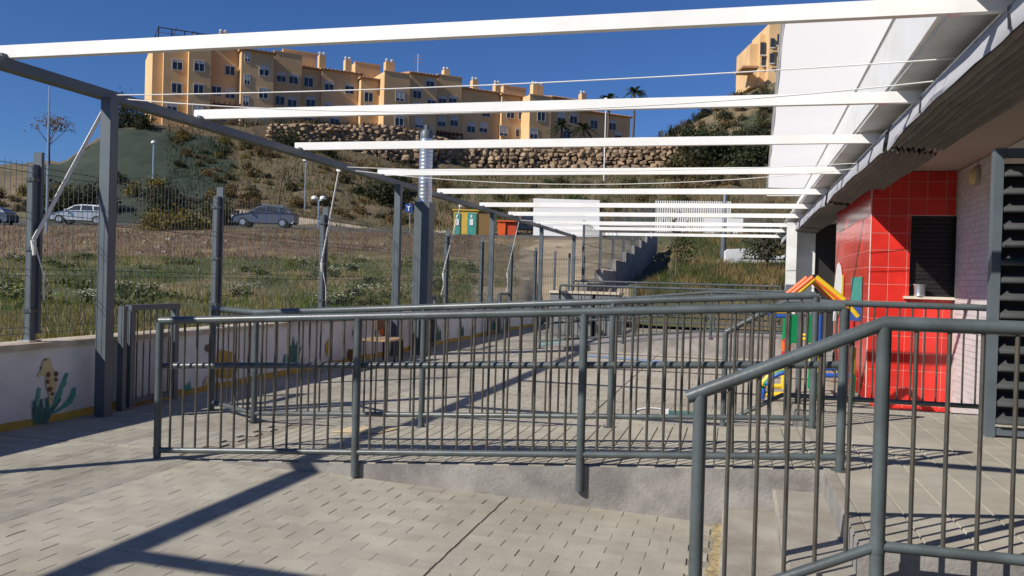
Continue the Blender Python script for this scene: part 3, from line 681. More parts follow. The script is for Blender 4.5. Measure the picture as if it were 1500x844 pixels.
# folded awnings
def awning(y0, y1, label, sd):
    r = random.Random(sd); t = thing('folded_awning', (1.55, (y0+y1)/2, 2.9), label, 'awning', 'folded grey awnings under the roof edge')
    n = max(12, int((y1-y0)*6)); P = []; k = 6
    ph = r.uniform(0, 6)
    for i in range(n+1):
        yy = y0+(y1-y0)*i/n; s = i/n; sag = .05*noise.noise(Vector((yy*.42, sd*3.7, 0)))+.022*noise.noise(Vector((yy*1.7, sd, 4)))
        edge = math.exp(-min(s, 1-s)*14); bot = 2.865+sag-.05*edge
        prof = [(1.40,3.045),(1.378,3.035),(1.366,2.99),(1.356,2.93),(1.346,bot+.02),(1.352,bot-.004)]
        P += [(x+.012*noise.noise(Vector((yy*1.1, j*.6, sd)))+.006*noise.noise(Vector((yy*5, j*.9, sd))), yy, z) for j, (x, z) in enumerate(prof)]
    m = MB(); m.add(P, [(i*k+j, i*k+j+1, (i+1)*k+j+1, (i+1)*k+j) for i in range(n) for j in range(k-1)]); m.build('front_flap', M_awn, t, True, False)
    # stacked folds underneath
    P = []; k2 = 22; n2 = n
    for i in range(n2+1):
        yy = y0+.02+(y1-y0-.04)*i/n2; s = i/n2; sag = .05*noise.noise(Vector((yy*.42, sd*3.7, 0)))+.022*noise.noise(Vector((yy*1.7, sd, 4)))
        for j in range(k2):
            q_ = j/(k2-1); x = 1.352+.50*q_; z = 2.858+sag*(1-q_)+(.034 if j % 2 else -.026)*(.3+.7*min(1, q_*4))+.008*math.sin(yy*2.2+j*1.7)*min(1, q_*3)-.035*q_
            P.append((x, yy+.004*math.sin(j), z))
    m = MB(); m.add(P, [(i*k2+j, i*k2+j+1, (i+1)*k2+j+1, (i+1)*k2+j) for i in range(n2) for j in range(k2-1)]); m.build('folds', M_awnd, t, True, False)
    MB().tube([(1.398,y0,3.06),(1.398,y1,3.06)], .012, 8).build('front_bar', M_zinc, t, True)
    for f in (.35, .75):
        yy = y0+(y1-y0)*f; MB().add([(1.368,yy,3.035),(1.368,yy+.05,3.035),(1.334,yy-.10,2.87),(1.334,yy-.15,2.87)], [(0,1,2,3)]).build('tie_strap', M_slat, t, False, False)
awning(-2.5, 3.0, 'folded grey awning overhead at the right edge, nearest the camera', 1)
awning(3.1, 8.72, 'folded grey awning sagging under the roof edge before the red kiosk', 2)
awning(8.98, 14.2, 'second folded grey awning, above the corner of the red kiosk', 3)
awning(14.5, 20.2, 'third folded grey awning beyond the red kiosk', 4)
awning(20.5, 28.3, 'farthest folded grey awning at the end of the roof', 5)
# ---------------------------------------------------------------- playhouse
ph = thing('toy_playhouse', (.9, 10.3, .22), 'toy tube playhouse with yellow and orange roof bars and green panels beside the red kiosk', 'playhouse')
PYa, PYb = 9.9, 10.7
def bar(name, a, b, m, r=.028, both=True, y=PYa):
    for yy in ((PYa, PYb) if both else (y,)):
        p, q = pl(*a, 1, PYa), pl(*b, 1, PYa)
        MB().tube([(p[0], yy, p[2]), (q[0], yy, q[2])], r, 10).build(name, m, ph, True)
bar('roof_bar', (1191,406), (1148,441), M_orange, .03); bar('roof_bar', (1193,409), (1153,443), M_yel, .026)
bar('roof_bar', (1195,406), (1237,440), M_yel, .03); bar('roof_bar', (1193,408), (1232,441), M_orange, .024)
bar('roof_bar', (1243,447), (1257,464), M_yel, .026); bar('eave_bar', (1128,457), (1160,457), M_yel, .026); bar('eave_bar', (1128,463), (1160,463), M_blue, .024)
for u0, u1 in ((1158,1174),(1181,1199)):
    a, b = pl(u0, 461, 1, PYa), pl(u1, 503, 1, PYa); MB().box(a[0], b[0], PYa-.02, PYa+.02, b[2], a[2]).build('green_panel', M_green, ph)
for u in (1156, 1201): bar('corner_post', (u+1,462), (u-1,505), M_blue if u > 1180 else M_green, .03)
bar('corner_post', (1155,505), (1154,522), M_orange, .03); bar('corner_post', (1154,523), (1153,546), M_redp, .03); bar('corner_post', (1154,546), (1153,582), M_yel, .032)
bar('corner_post', (1199,506), (1197,545), M_yel, .028); bar('corner_post', (1197,546), (1195,582), M_green, .028)
bar('rung', (1203,507), (1241,507), M_blue, .024); bar('rung', (1203,550), (1243,550), M_blue, .026); bar('rung', (1160,497), (1196,497), M_yel, .02)
bar('corner_post', (1249,470), (1248,508), M_redp, .03); bar('corner_post', (1250,509), (1248,548), M_yel, .032); bar('corner_post', (1249,549), (1247,592), M_green, .032)
bar('floor_bar', (1116,578), (1150,578), M_yel, .03)
for j, (rr, m_) in enumerate(((1.0, M_yel), (.86, M_green), (.72, M_blue))):
    P = []
    for k in range(9):
        a = math.pi/2*k/8; P.append(pl(1156-46*(rr*.5+.5)*math.cos(a), 585-46*(rr*.35+.62)*math.sin(a), 1, PYa-.01*j))
    MB().tube(P, .026, 10).build('arch_tube', m_, ph, True)
a = pl(1153, 440, 1, PYa); b = pl(1236, 440, 1, PYa)
for yy in (PYa, PYb): MB().tube([(a[0],yy,a[2]-.02),(b[0],yy,b[2]-.02)], .022, 8).build('tie_bar', M_slat, ph, True)
for u, v in ((1193,405),(1150,441),(1238,441),(1155,505),(1200,505)):
    p = pl(u, v, 1, PYa); MB().tube([(p[0],PYa,p[2]),(p[0],PYb,p[2])], .022, 8).build('cross_tube', M_slat if v < 410 else M_redp, ph, True)
# ---------------------------------------------------------------- vegetation helpers
def leaves(n, R, leaf, seed, base, lump=9, flat=.0, lo=.1):
    r = np.random.default_rng(seed); m = MB()
    cs = r.normal(size=(lump, 3)); cs /= np.linalg.norm(cs, axis=1)[:, None]; cs *= r.uniform(.25, .8, (lump, 1)); cs[:, 2] = np.abs(cs[:, 2])*.9+lo
    tn = r.uniform(.55, 1.3, lump)
    for i in range(n):
        k = r.integers(lump); p = cs[k]+r.normal(size=3)*.2; p[2] = max(p[2], .02); p = p*np.array(R)
        a = r.normal(size=3); a /= np.linalg.norm(a); b = np.cross(a, r.normal(size=3)); b /= np.linalg.norm(b)
        s = leaf*r.uniform(.6, 1.4); t = tn[k]*r.uniform(.75, 1.25); m.cur = tuple(np.array(base)*t*np.array((r.uniform(.9,1.15), 1, r.uniform(.8,1.1))))
        m.add([p-a*s, p+b*s*.5, p+a*s, p-b*s*.5], [(0,1,2,3)])
    return m
M_leaf = leafmat('foliage', (1,1,1), .2)
OL = (.072,.066,.030); DG = (.032,.040,.019); DRY = (.150,.105,.052); YE = (.17,.135,.035); GRN = (.06,.085,.025); GREY = (.12,.12,.085)
SH = {k: [leaves(700, (1,1,1), .095, s+i*10, c).mesh('shrub', M_leaf) for i in range(3)] for s, (k, c) in enumerate((('olive', OL), ('dark', DG), ('dry', DRY), ('yellow', YE), ('green', GRN), ('grey', GREY)))}
SHB = {k: [leaves(2400, (1,1,1), .055, 90+s+i*10, c, 16).mesh('large_shrub', M_leaf) for i in range(2)] for s, (k, c) in enumerate((('olive', OL), ('dark', DG), ('yellow', YE)))}
def shrub(kind, u, D, w, h, label, group, name='shrub', dz=-.05):
    p = gp(u, D); s = w/2/1.05
    o = inst(name, random.choice(SHB[kind] if (w > 3.2 and kind in SHB) else SH[kind]), None, (p[0], p[1], p[2]+dz), (0,0,random.uniform(0,6.28)), (s, s, h/1.15))
    return tag(o, label, 'shrub', group)
COLN = {'olive': 'olive green', 'dark': 'dark green', 'dry': 'dry brown', 'yellow': 'yellow flowering', 'green': 'fresh green', 'grey': 'grey green'}
LM = [(30,'behind the dark blue car'),(120,'above the silver estate car'),(190,'behind the nearest pergola post'),(262,'on the green netted slope'),(300,'above the second fence post'),(345,'left of the grey blue car'),(405,'above the grey blue car'),(450,'beside the single street lamp'),
      (500,'above the double headed lamp'),(560,'above the road sign'),(625,'behind the silver flue'),(700,'above the yellow cabin'),(770,'above the orange container'),(840,'below the low palms'),(900,'below the white lamp post'),(960,'below the two tall palms'),(1020,'above the picket fence'),(1080,'above the white gate'),(1170,'left of the shade cloth')]
def auto(kind, u, D, w_, h_):
    lm = min(LM, key=lambda t: abs(t[0]-u))[1]; d0, d1 = (70, 101) if u < 690 else (80, 140)
    f = (D-d0)/(d1-d0); hgt = ('at the slope foot','low on the slope','halfway up','high on the slope','at the slope top')[max(0, min(4, int(f*5)))]
    lab = ('small' if w_ < 1.7 else 'medium' if w_ < 2.5 else 'large')+(' rounded ' if h_/w_ > .64 else ' spreading ')+COLN[kind]+' bush '+hgt+' '+lm
    shrub(kind, u, D, w_, h_, lab, COLN[kind]+' bushes on the hill '+lm)
R = random.Random(3)
for i in range(140):
    u = R.uniform(250, 700); D = R.uniform(72, 101); k = R.choices(['dry','olive','dark','yellow','grey'], [8,3,1.6,1.6,.5])[0]
    w_ = R.uniform(.8, 2.1); auto(k, u, D, w_, w_*R.uniform(.45,.72))
for i in range(22):
    u = R.uniform(-20, 240); D = R.uniform(70, 80); k = R.choice(['dry','olive','dark','yellow'])
    w_ = R.uniform(1.2, 2.6); auto(k, u, D, w_, w_*R.uniform(.5,.75))
for i in range(44):
    u = R.uniform(690, 1000); D = R.uniform(80, 112); k = R.choices(['green','olive','dry'], [3,4,1.5])[0]
    w_ = R.uniform(1.4, 3.2); auto(k, u, D, w_, w_*R.uniform(.35,.55))
for i in range(80):
    u = R.uniform(985, 1160); D = R.uniform(88, 150); k = R.choices(['dark','olive','dry','grey'], [3,4,6,1.5])[0]
    w_ = R.uniform(1.4, 3.4); auto(k, u, D, w_, w_*R.uniform(.5,.85))
for i, (u, D, w_, h_, k, lab) in enumerate(((560,82,6,3.2,'dark','big dark shrub above the blue road sign'),(580,90,5,3,'dark','dark shrub below the left boulder wall near the flue'),(418,100,4.5,3.0,'dark','dark shrub mass under the pergola beam below the boulder wall'),(470,101,4,2.6,'dark','dark shrub at the foot of the boulder wall below the third rafter'),
        (105,70,7,3.0,'dark','broad dark hedge behind the silver estate car'),(140,71,5,2.8,'dark','dark bush behind the roof of the silver estate car'),(238,68,5,3.2,'dark','rounded dark bush behind the fence between the two parked cars'),(232,55,3.6,1.6,'yellow','yellow green mound of broom below the dark bush'),(275,56,3.2,1.8,'yellow','yellow broom by the second fence post'),(315,66,4,3,'olive','olive bush right behind the second fence post'),
        (185,101,4.6,4.6,'dark','round dark tree-like bush at the left end of the apartments'),(205,99,3.5,2.4,'dark','smaller dark bush beside the left corner of the apartments'),(1020,118,9,5,'dark','large dark bush on the ridge right of the palms'),(1090,112,8,4,'dark','large dark bush below the upper villa'),(1055,104,10,5,'dark','broad dark thicket behind the white picket fence'),(1110,98,9,5,'dark','broad dark thicket left of the shade cloth'),
        (1000,106,7,4,'olive','olive thicket at the right end of the boulder wall'),(960,124,3,2.4,'olive','small bush on the ridge against the sky'),(978,128,2.6,2.6,'dark','lone dark bush on the skyline right of the palms'),(1118,128,4.5,4,'dark','dark round bush right under the upper villa'))):
    shrub(k, u, D, w_, h_, lab, None, 'large_shrub')
def tree(name, u, D, H, W, kind, label, n=1100, leaf=.09, trunk=.08, crown0=.3, lean=0, base=None, cat='tree'):
    p = gp(u, D) if base is None else np.array(base); t = thing(name, p, label, cat); r = random.Random(int(u*7+D))
    m = MB(); m.tube([p, p+np.array((lean*.3,0,H*.3)), p+np.array((lean,0,H*.75))], trunk, 8, r2=trunk*.4)
    for k in range(5):
        a = r.uniform(0, 6.28); s = p+np.array((lean*.5,0,H*r.uniform(.3,.55))); m.tube([s, s+np.array((math.cos(a)*W*.3, math.sin(a)*W*.3, H*.28))], trunk*.4, 6, r2=trunk*.15)
    m.build('trunk', M_bark, t, True)
    lm_ = leaves(n, (W/2, W/2, H*(1-crown0)*.8), leaf, int(u), kind, 14, lo=.15); lm_.v = [(x+p[0]+lean, y+p[1], z+p[2]+H*crown0) for x, y, z in lm_.v]
    lm_.build('crown', M_leaf, t, fixn=False)
    return t
tree('olive_tree', 1122, 34, 2.6, 2.4, (.07,.075,.05), 'grey green tree in front of the white garden wall by the building end', 1800, .07, .07, .15)
tree('young_tree', 990, 31, 2.6, 1.9, (.06,.075,.03), 'young thin tree tied to a stake on the grassy bank', 420, .06, .035, .25)
t = tree('bare_tree', 68, 98, 6.5, 5.5, (.16,.13,.12), 'bare umbrella shaped tree on the skyline at the far left', 380, .16, .14, .62)
tree('bare_tree', 405, 76, 4.5, 2.2, (.15,.11,.08), 'crooked bare tree behind the grey blue car', 130, .08, .09, .6, lean=.5)
# palms
def palm(u, D, H, label, vb=None):
    p = gp(u, D); t = thing('palm_tree', p, label, 'palm', 'palms beside the apartments')
    MB().tube([p, p+np.array((.1,0,H*.5)), p+np.array((.05,0,H))], .2, 8, r2=.15).build('trunk', M_bark, t, True)
    r = random.Random(int(u)); m = MB(); m.cur = (.03,.042,.02); c = p+np.array((.05,0,H))
    for k in range(22):
        a = r.uniform(0, 6.28); e = r.uniform(-.35, 1.1); L = r.uniform(1.7, 2.3); pr = None
        t_ = r.uniform(.7,1.3); m.cur = (.035*t_,.048*t_,.022*t_)
        d = np.array((math.cos(a), math.sin(a), 0)); s = np.array((-d[1], d[0], 0)); P = []
        for j in range(7):
            q = j/6; P.append(c+d*L*q*math.cos(e)+np.array((0,0,L*(q*math.sin(e)-.55*q*q))))
        for j in range(6):
            for sg in (-1, 1):
                w_ = .38*(1-abs(j/5-.4)); m.add([P[j], P[j+1], P[j+1]+s*sg*w_-np.array((0,0,.22*w_)), P[j]*.6+P[j+1]*.4+s*sg*w_*.7-np.array((0,0,.12))], [(0,1,2,3)])
    m.build('crown', M_leaf, t, fixn=False)
palm(884, 126, 6.9, 'left of the two tall palms on the skyline at the right end of the apartments')
palm(921, 126, 7.8, 'right of the two tall palms on the skyline, the highest')
palm(816, 122.5, 3.0, 'low palm in front of the apartments, left of the white lamp post'); palm(848, 122.5, 2.6, 'low palm in front of the apartments close to the lamp post')
# ---------------------------------------------------------------- grass
def grassmesh(name, n, fn, hmin, hmax, wid):
    V = np.zeros((n*3, 3)); Cc = np.zeros((n*3, 4)); k = 0; r = random.Random(11+n)
    while k < n:
        u, D, c = fn(r)
        p = gp(u, D); h = r.uniform(hmin, hmax)*(.6+D/60); a = r.uniform(0, 6.28); w_ = wid*(.6+D/40)
        dx, dy = math.cos(a)*w_, math.sin(a)*w_
        V[k*3] = (p[0]-dx, p[1]-dy, p[2]-.03); V[k*3+1] = (p[0]+dx, p[1]+dy, p[2]-.03); V[k*3+2] = (p[0]+r.uniform(-.5,.5)*h, p[1]+r.uniform(-.5,.5)*h, p[2]+h)
        t = r.uniform(.65, 1.4); Cc[k*3:k*3+3, :3] = np.array(c)*t; k += 1
    me = bpy.data.meshes.new(name); me.from_pydata(V.tolist(), [], [(3*i, 3*i+1, 3*i+2) for i in range(n)])
    at = me.color_attributes.new('tint', 'FLOAT_COLOR', 'POINT'); Cc[:, 3] = 1; at.data.foreach_set('color', Cc.astype(np.float32).ravel()); me.materials.append(M_grass)
    o = bpy.data.objects.new(name, me); col.objects.link(o); tag(o, kind='stuff'); return o
def f1(r):
    while True:
        u = r.uniform(-40, 760); d0, _ = start(u); D = d0+.1+(58-d0)*r.random()**1.5
        n = noise.noise(Vector((u*.012, D*.16, 0)))+.5*noise.noise(Vector((u*.04, D*.5, 4)))
        if u > 690 and r.random() < .8: continue
        g = D < 40+10*n
        if D > 40 and r.random() < .35: continue
        if g: c = (.075,.11,.026) if n < -.15 else (.12,.14,.036) if n < .10 else ((.17,.17,.055) if r.random() < .6 else (.24,.19,.10))
        else: c = (.15,.095,.052) if r.random() < .7 else (.08,.085,.032)
        if D < 13 and r.random() < .6: c = (.20,.155,.08)
        if r.random() < .012 and g: c = (.6,.6,.5)
        return u, D, c
grassmesh('field_grass', 52000, f1, .06, .17, .011)
def f2(r):
    u = r.uniform(240, 1160); D = r.uniform(67, 118); n = noise.noise(Vector((u*.02, D*.1, 0)))
    c = (.17,.125,.065) if n < .12 else (.10,.092,.04)
    if u < 330 and D < 99: c = (.04,.055,.03)
    if u > 650 and D > 85 and u < 1000: c = (.09,.10,.035) if n > -.1 else (.15,.12,.06)
    return u, D, c
grassmesh('slope_grass', 26000, f2, .14, .34, .018)
def f3(r):
    u = r.uniform(905, 1170); D = 25.5+35*r.random()**1.3; p = dep(u, 405, D)
    while p[0] < -2.9-.03*(p[1]-24): u = r.uniform(905, 1170); D = 25.5+35*r.random()**1.3; p = dep(u, 405, D)
    n = noise.noise(Vector((u*.02, D*.2, 2)))
    return u, D, ((.085,.095,.03) if n < .05 else (.19,.14,.06))
grassmesh('bank_grass', 14000, f3, .12, .32, .012)
wd_ = MB(); r = random.Random(21)
for k in range(60):
    u = r.uniform(-20, 690); D = r.uniform(15, 39); n_ = noise.noise(Vector((u*.012, D*.16, 0)))
    p = gp(u, D); w_ = r.uniform(.5, 1.6); c = r.choice(((.07,.095,.03),(.09,.11,.032),(.14,.14,.045),(.05,.07,.025)))
    q = leaves(150, (w_/2, w_/2, .16+.10*w_), .055, 400+k, c, 7)
    b = len(wd_.v); wd_.v += [(x+p[0], y+p[1], z+p[2]) for x, y, z in q.v]; wd_.f += [tuple(b+i for i in f) for f in q.f]; wd_.c += q.c
    if r.random() < .45:
        wd_.cur = (.62,.62,.5)
        for _ in range(22):
            f = p+np.array((r.gauss(0, w_*.3), r.gauss(0, w_*.3), .16+.12*w_+r.uniform(-.05,.06))); e = .022
            wd_.add([f+np.array(t)*e for t in ((1,0,0),(0,1,.3),(-1,0,0),(0,-1,-.3))], [(0,1,2,3)])
wd_.cur = None
o = wd_.build('flowering_weeds', M_leaf, None, fixn=False); tag(o, kind='stuff')
rub = MB(); r = random.Random(8)
for k in range(110):
    u = r.choice((r.uniform(150, 330), r.uniform(-20, 740), r.uniform(700, 890))); D = r.uniform(40, 57) if u < 690 else r.uniform(28, 55)
    p = gp(u, D); q = r.uniform(.04, .13); rub.obox(p+np.array((0,0,q*.2)), (q*r.uniform(.6,1.2),q*.2,q*.1), (-q*.2,q*.8,0), (q*.15,0,q*r.uniform(.35,.6)))
o = rub.build('rubble', mat('pale_rubble', (.36,.31,.26), .95, var=.35, scale=.8), None); tag(o, kind='stuff')
# ---------------------------------------------------------------- boulder walls
def boulderm(seed):
    import bmesh
    b = bmesh.new(); bmesh.ops.create_icosphere(b, subdivisions=2, radius=1); r = Vector((seed*3.1, seed, 0))
    for v in b.verts:
        c = v.co.copy(); c = Vector([math.copysign(abs(k)**.42, k) for k in c]); v.co = c*(.80+.34*noise.noise(c*.9+r))
    me = bpy.data.meshes.new('boulder'); b.to_mesh(me); b.free(); me.materials.append(M_boul); return me
BM = [boulderm(i) for i in range(9)]
def boulderwall(label, knots, rows):
    """knots: (u, D, vtop, vbottom)"""
    p0 = dep(knots[0][0], knots[0][3], knots[0][1]); t = thing('boulder_wall', p0, label, 'retaining wall', 'boulder retaining walls'); cnt = 0; r = random.Random(5)
    K = np.array(knots, float); back = MB()
    P0 = [dep(k[0], k[2], k[1]+1.2) for k in knots]; P1 = [dep(k[0], k[3]+4, k[1]+.5) for k in knots]; n = len(knots)
    back.add(P0+P1, [(i, i+1, n+i+1, n+i) for i in range(n-1)]); back.build('earth_core', mat('dark_earth', (.12,.088,.06), .95), t)
    for j in range(rows):
        u = K[0, 0]+r.uniform(0, 8)
        while u < K[-1, 0]:
            D, vt, vb = (np.interp(u, K[:, 0], K[:, c]) for c in (1, 2, 3)); hr = (vb-vt)/rows
            wpx = r.choice((r.uniform(6.5, 10), r.uniform(8, 17))); v = vt+hr*(j+.5)+r.uniform(-.8, .8)
            if hr > 3.0:
                q = dep(u+wpx/2, v, D-.25*(j/rows)+r.uniform(-.15, .2)); s = D/F
                inst('boulder', r.choice(BM), t, q, (r.uniform(-.2,.2), r.uniform(-.25,.25), YAW+r.uniform(-.5,.5)), (wpx*.56*s, .55, hr*.62*s*r.uniform(.75, 1.35))); cnt += 1
            u += wpx
    return t
boulderwall('dark tan dry-stone boulder wall below the left apartments', [(372,103.2,186,202),(400,103.8,183,214),(450,105.6,182,217),(560,109.6,184,234),(612,111.8,192,247),(655,114.5,206,251)], 8)
boulderwall('long tan boulder wall below the right apartments, reaching the palms', [(640,114.3,211,252),(700,116.6,211,253),(800,118.6,213,253),(895,118.6,214,253),(955,118.4,214,251),(1000,118.4,214,249),(1035,117,216,246)], 7)
# ---------------------------------------------------------------- apartments
A0, A1 = dep(222, 150, 104)[:2], dep(925, 190, 137)[:2]; S = (A1-A0)/np.linalg.norm(A1-A0); Nn = np.array((S[1], -S[0]))
if Nn @ (-A0) < 0: Nn = -Nn
def fac(u, v, off):
    d = ray(u, v); b = A0+Nn*off; t = ((b-C0[:2]) @ Nn)/(d[:2] @ Nn); p = C0+d*t; return (p[:2]-A0) @ S, p[2]
def fp(s, off, z): q = A0+S*s+Nn*off; return (q[0], q[1], z)
def fbox(m, s0, s1, o0, o1, z0, z1):
    m.add([fp(s0,o1,z0),fp(s1,o1,z0),fp(s1,o0,z0),fp(s0,o0,z0),fp(s0,o1,z1),fp(s1,o1,z1),fp(s1,o0,z1),fp(s0,o0,z1)], [(0,3,2,1),(4,5,6,7),(0,1,5,4),(1,2,6,5),(2,3,7,6),(3,0,4,7)]); return m
WR = random.Random(4)
def window(parent, u, v, off, w=1.25, h=1.3, door=False):
    s, z = fac(u, v, off); f = MB()
    fbox(f, s-w/2, s+w/2, off-.05, off+.06, z-h/2-.09, z-h/2); fbox(f, s-w/2, s+w/2, off-.05, off+.05, z+h/2, z+h/2+.10)
    for a in (-w/2, -.035, w/2-.07): fbox(f, s+a, s+a+.07, off-.05, off+.045, z-h/2+.001, z+h/2-.001)
    o = f.build('window', M_wframe, parent)
    fbox(MB(), s-w/2+.01, s+w/2-.01, off+.003, off+.02, z-h/2, z+h/2).build('pane', M_glass, o)
    fbox(MB(), s-w/2+.03, s+w/2-.03, off+.022, off+.035, z+h/2-WR.choice((.12,.32,.32,.5,.75,1.0))*h/1.3, z+h/2-.01).build('roller_blind', M_wframe, o)
def block(parent, u0, u1, vtop, off, zb, roof=None, depth=11):
    um = (u0+u1)/2; s0, _ = fac(u0, 150, off); s1, _ = fac(u1, 150, off); _, z1 = fac(um, vtop, off)
    fbox(MB(), s0, s1, off-depth, off, zb, z1).build('wall', M_ora, parent)
    if roof:   # monopitch clay roof rising to the back
        m = MB(); e = .45; m.prism([fp(s0-.25, off+e, z1-.02), fp(s0-.25, off+e, z1+.14), fp(s0-.25, off-depth*.55, z1+roof), fp(s0-.25, off-depth*.55, z1-.02)], np.array(fp(s1+.25,0,0))-np.array(fp(s0-.25,0,0)))
        m.build('roof', M_tileroof, parent)
        mm = MB(); k = int((s1-s0)/.5)
        for i in range(k):
            ss = s0+(s1-s0)*(i+.5)/k; a = np.array(fp(ss, off+e+.02, z1+.15)); b = np.array(fp(ss, off-depth*.55, z1+roof+.01)); mm.tube([a, b], .09, 5)
        o = mm.build('roof_tiles', M_tileroof, parent); tag(o, kind='stuff')
    else:
        fbox(MB(), s0-.06, s1+.06, off-.35, off+.06, z1+.001, z1+.14).build('parapet', M_ora, parent)
    return s0, s1, z1
def chimney(parent, u, vt, vb, off, w=1.0):
    s, z1 = fac(u, vt, off); _, z0 = fac(u, vb, off)
    o = fbox(MB(), s-w/2, s+w/2, off-1.0, off, z0-1.5, z1-.45).build('chimney', M_ora, parent)
    for a in (-.3, .3):
        m = MB(); q = fp(s+a*w, off-.5, z1-.449); m.lathe(q, [(.16,0),(.16,.25),(.24,.27),(.24,.36),(.1,.5)], 8); m.build('chimney_pot', M_wframe, o)
def terrace(parent, u0, u1, v, off):
    s0, z = fac(u0, v, off+2.2); s1, _ = fac(u1, v, off+2.2); m = fbox(MB(), s0, s1, off+2.1, off+2.3, z-.1, z+.1); n = int((s1-s0)/.55)
    fbox(m, s0, s0+.15, off+2.1, off+2.3, z-2.4, z-.101); fbox(m, s1-.15, s1, off+2.1, off+2.3, z-2.4, z-.101)
    for i in range(n+1):
        s = s0+(s1-s0)*i/n; fbox(m, s-.07, s+.07, off+.02, off+2.9, z+.101, z+.26)
    m.build('terrace_pergola', M_brown, parent)
ZB = 14.5
b1 = thing('apartment_building', fp(10,0,16), 'tall ochre apartment block at the left end, with a dark roof-terrace frame', 'building', 'ochre apartment blocks on the hill')
block(b1, 222, 238, 62, -.9, ZB); block(b1, 238.3, 275, 60, .0, ZB); block(b1, 275.3, 308, 62, 1.0, ZB); block(b1, 308.3, 352, 66, -.3, ZB, .9); block(b1, 352.3, 400, 76, 1.6, ZB, .8); block(b1, 400.3, 441, 78, -1.2, ZB); block(b1, 413, 462, 76, -5, ZB)
for u, v, o_ in ((260,95,0),(292,97,1.0),(337,103,-.3),(363,83,1.6),(387,104,1.6),(412,113,-1.2),(430,116,-1.2),(259,129,0),(291,131,1.0),(317,133,-.3),(337,137,-.3),(362,117,1.6),(386,137,1.6),(410,147,-1.2),(428,150,-1.2),(290,161,1.0),(360,148,1.6),(252,160,0),(325,170,-.3),(385,168,1.6)):
    window(b1, u, v, o_, .75 if u in (363,362,360) else 1.25, 1.2)
chimney(b1, 328, 43, 62, -2); terrace(b1, 312, 358, 152, -.3)
s0, z0 = fac(232, 58, -2); s1, z1 = fac(308, 58, -2); m = MB()
for oo in (-2, -7):
    for k in range(5):
        s = s0+(s1-s0)*k/4; fbox(m, s-.06, s+.06, oo-.06, oo+.06, z0-1.2, z0+1.45)
    fbox(m, s0, s1, oo-.061, oo+.061, z0+1.451, z0+1.56); fbox(m, s0, s1, oo-.04, oo+.04, z0+.9, z0+.95)
for k in range(4):
    s = s0+(s1-s0)*k/3; fbox(m, s-.05, s+.05, -7.2, -1.8, z0+1.561, z0+1.65)
m.build('roof_terrace_frame', M_slat, b1); fbox(MB(), s0+4, s1, -8.5, -4, z0-1, z0+.9).build('stair_house', M_ora, b1)
b2 = thing('apartment_building', fp(32,0,16), 'middle ochre apartment block with clay roofs and several chimneys', 'building', 'ochre apartment blocks on the hill')
block(b2, 441.3, 470, 101, -2.5, ZB, 1.0); block(b2, 470.3, 528, 106, -2, ZB, 1.2); block(b2, 528.3, 562, 117, -.8, ZB, .9); block(b2, 562.3, 600, 107, 1.3, ZB); block(b2, 600.3, 640, 110, .6, ZB, 1.2); block(b2, 640.3, 676, 112, -1.6, ZB)
block(b2, 519, 556, 94, -6, ZB); block(b2, 445, 462, 80, -8, ZB)
for u, v, o_ in ((452,120,-2.5),(482,127,-2),(512,130,-2),(540,142,-.8),(586,141,1.3),(611,137,.6),(630,123,.6),(648,148,-1.6),(663,148,-1.6),(455,150,-2.5),(482,158,-2),(512,160,-2),(540,160,-.8),(611,158,.6),(632,153,.6),(647,178,-1.6),(585,177,1.3),(614,180,.6),(665,178,-1.6),(452,172,-2.5),(490,178,-2)):
    window(b2, u, v, o_, 1.3, 1.3)
for u, a, b in ((473,76,100),(511,83,104),(572,86,108),(655,98,114)): chimney(b2, u, a, b, -3, .9 if u != 572 else 1.3)
terrace(b2, 532, 606, 183, -.8); terrace(b2, 642, 678, 194, -1.6)
b3 = thing('apartment_building', fp(60,0,17), 'right hand ochre apartment block stepping down behind the palms', 'building', 'ochre apartment blocks on the hill')
block(b3, 676.3, 735, 134, -2.2, ZB, 1.1); block(b3, 735.3, 776, 142, -1.5, ZB, 1.0); block(b3, 776.3, 808, 141, 1.2, ZB); block(b3, 808.3, 850, 146, .6, ZB, 1.4); block(b3, 850.3, 924, 168, -1.2, ZB, 1.2)
block(b3, 737, 770, 128, -6, ZB)
for u, v, o_ in ((690,160,-2.2),(712,164,-2.2),(748,166,-1.5),(765,168,-1.5),(793,170,1.2),(822,172,.6),(840,174,.6),(870,182,-1.2),(897,184,-1.2),(708,187,-2.2),(738,192,-1.5),(761,194,-1.5),(782,196,1.2),(830,196,.6),(690,187,-2.2),(905,200,-1.2)):
    window(b3, u, v, o_, 1.4, 1.4)
for u, a, b in ((697,113,136),(730,118,138),(785,119,142),(793,121,142),(856,133,150)): chimney(b3, u, a, b, -3, .9)
# antenna
p = np.array(fp(*[fac(612,100,-3)[0], -3, fac(612,112,-3)[1]])); an = MB().tube([p, p+np.array((0,0,3.2))], .05, 5)
for k in range(3): an.tube([p+np.array((-.7,0,2.0+k*.45)), p+np.array((.7,0,2.0+k*.45))], .035, 4)
an.build('antenna', M_zinc, b2)
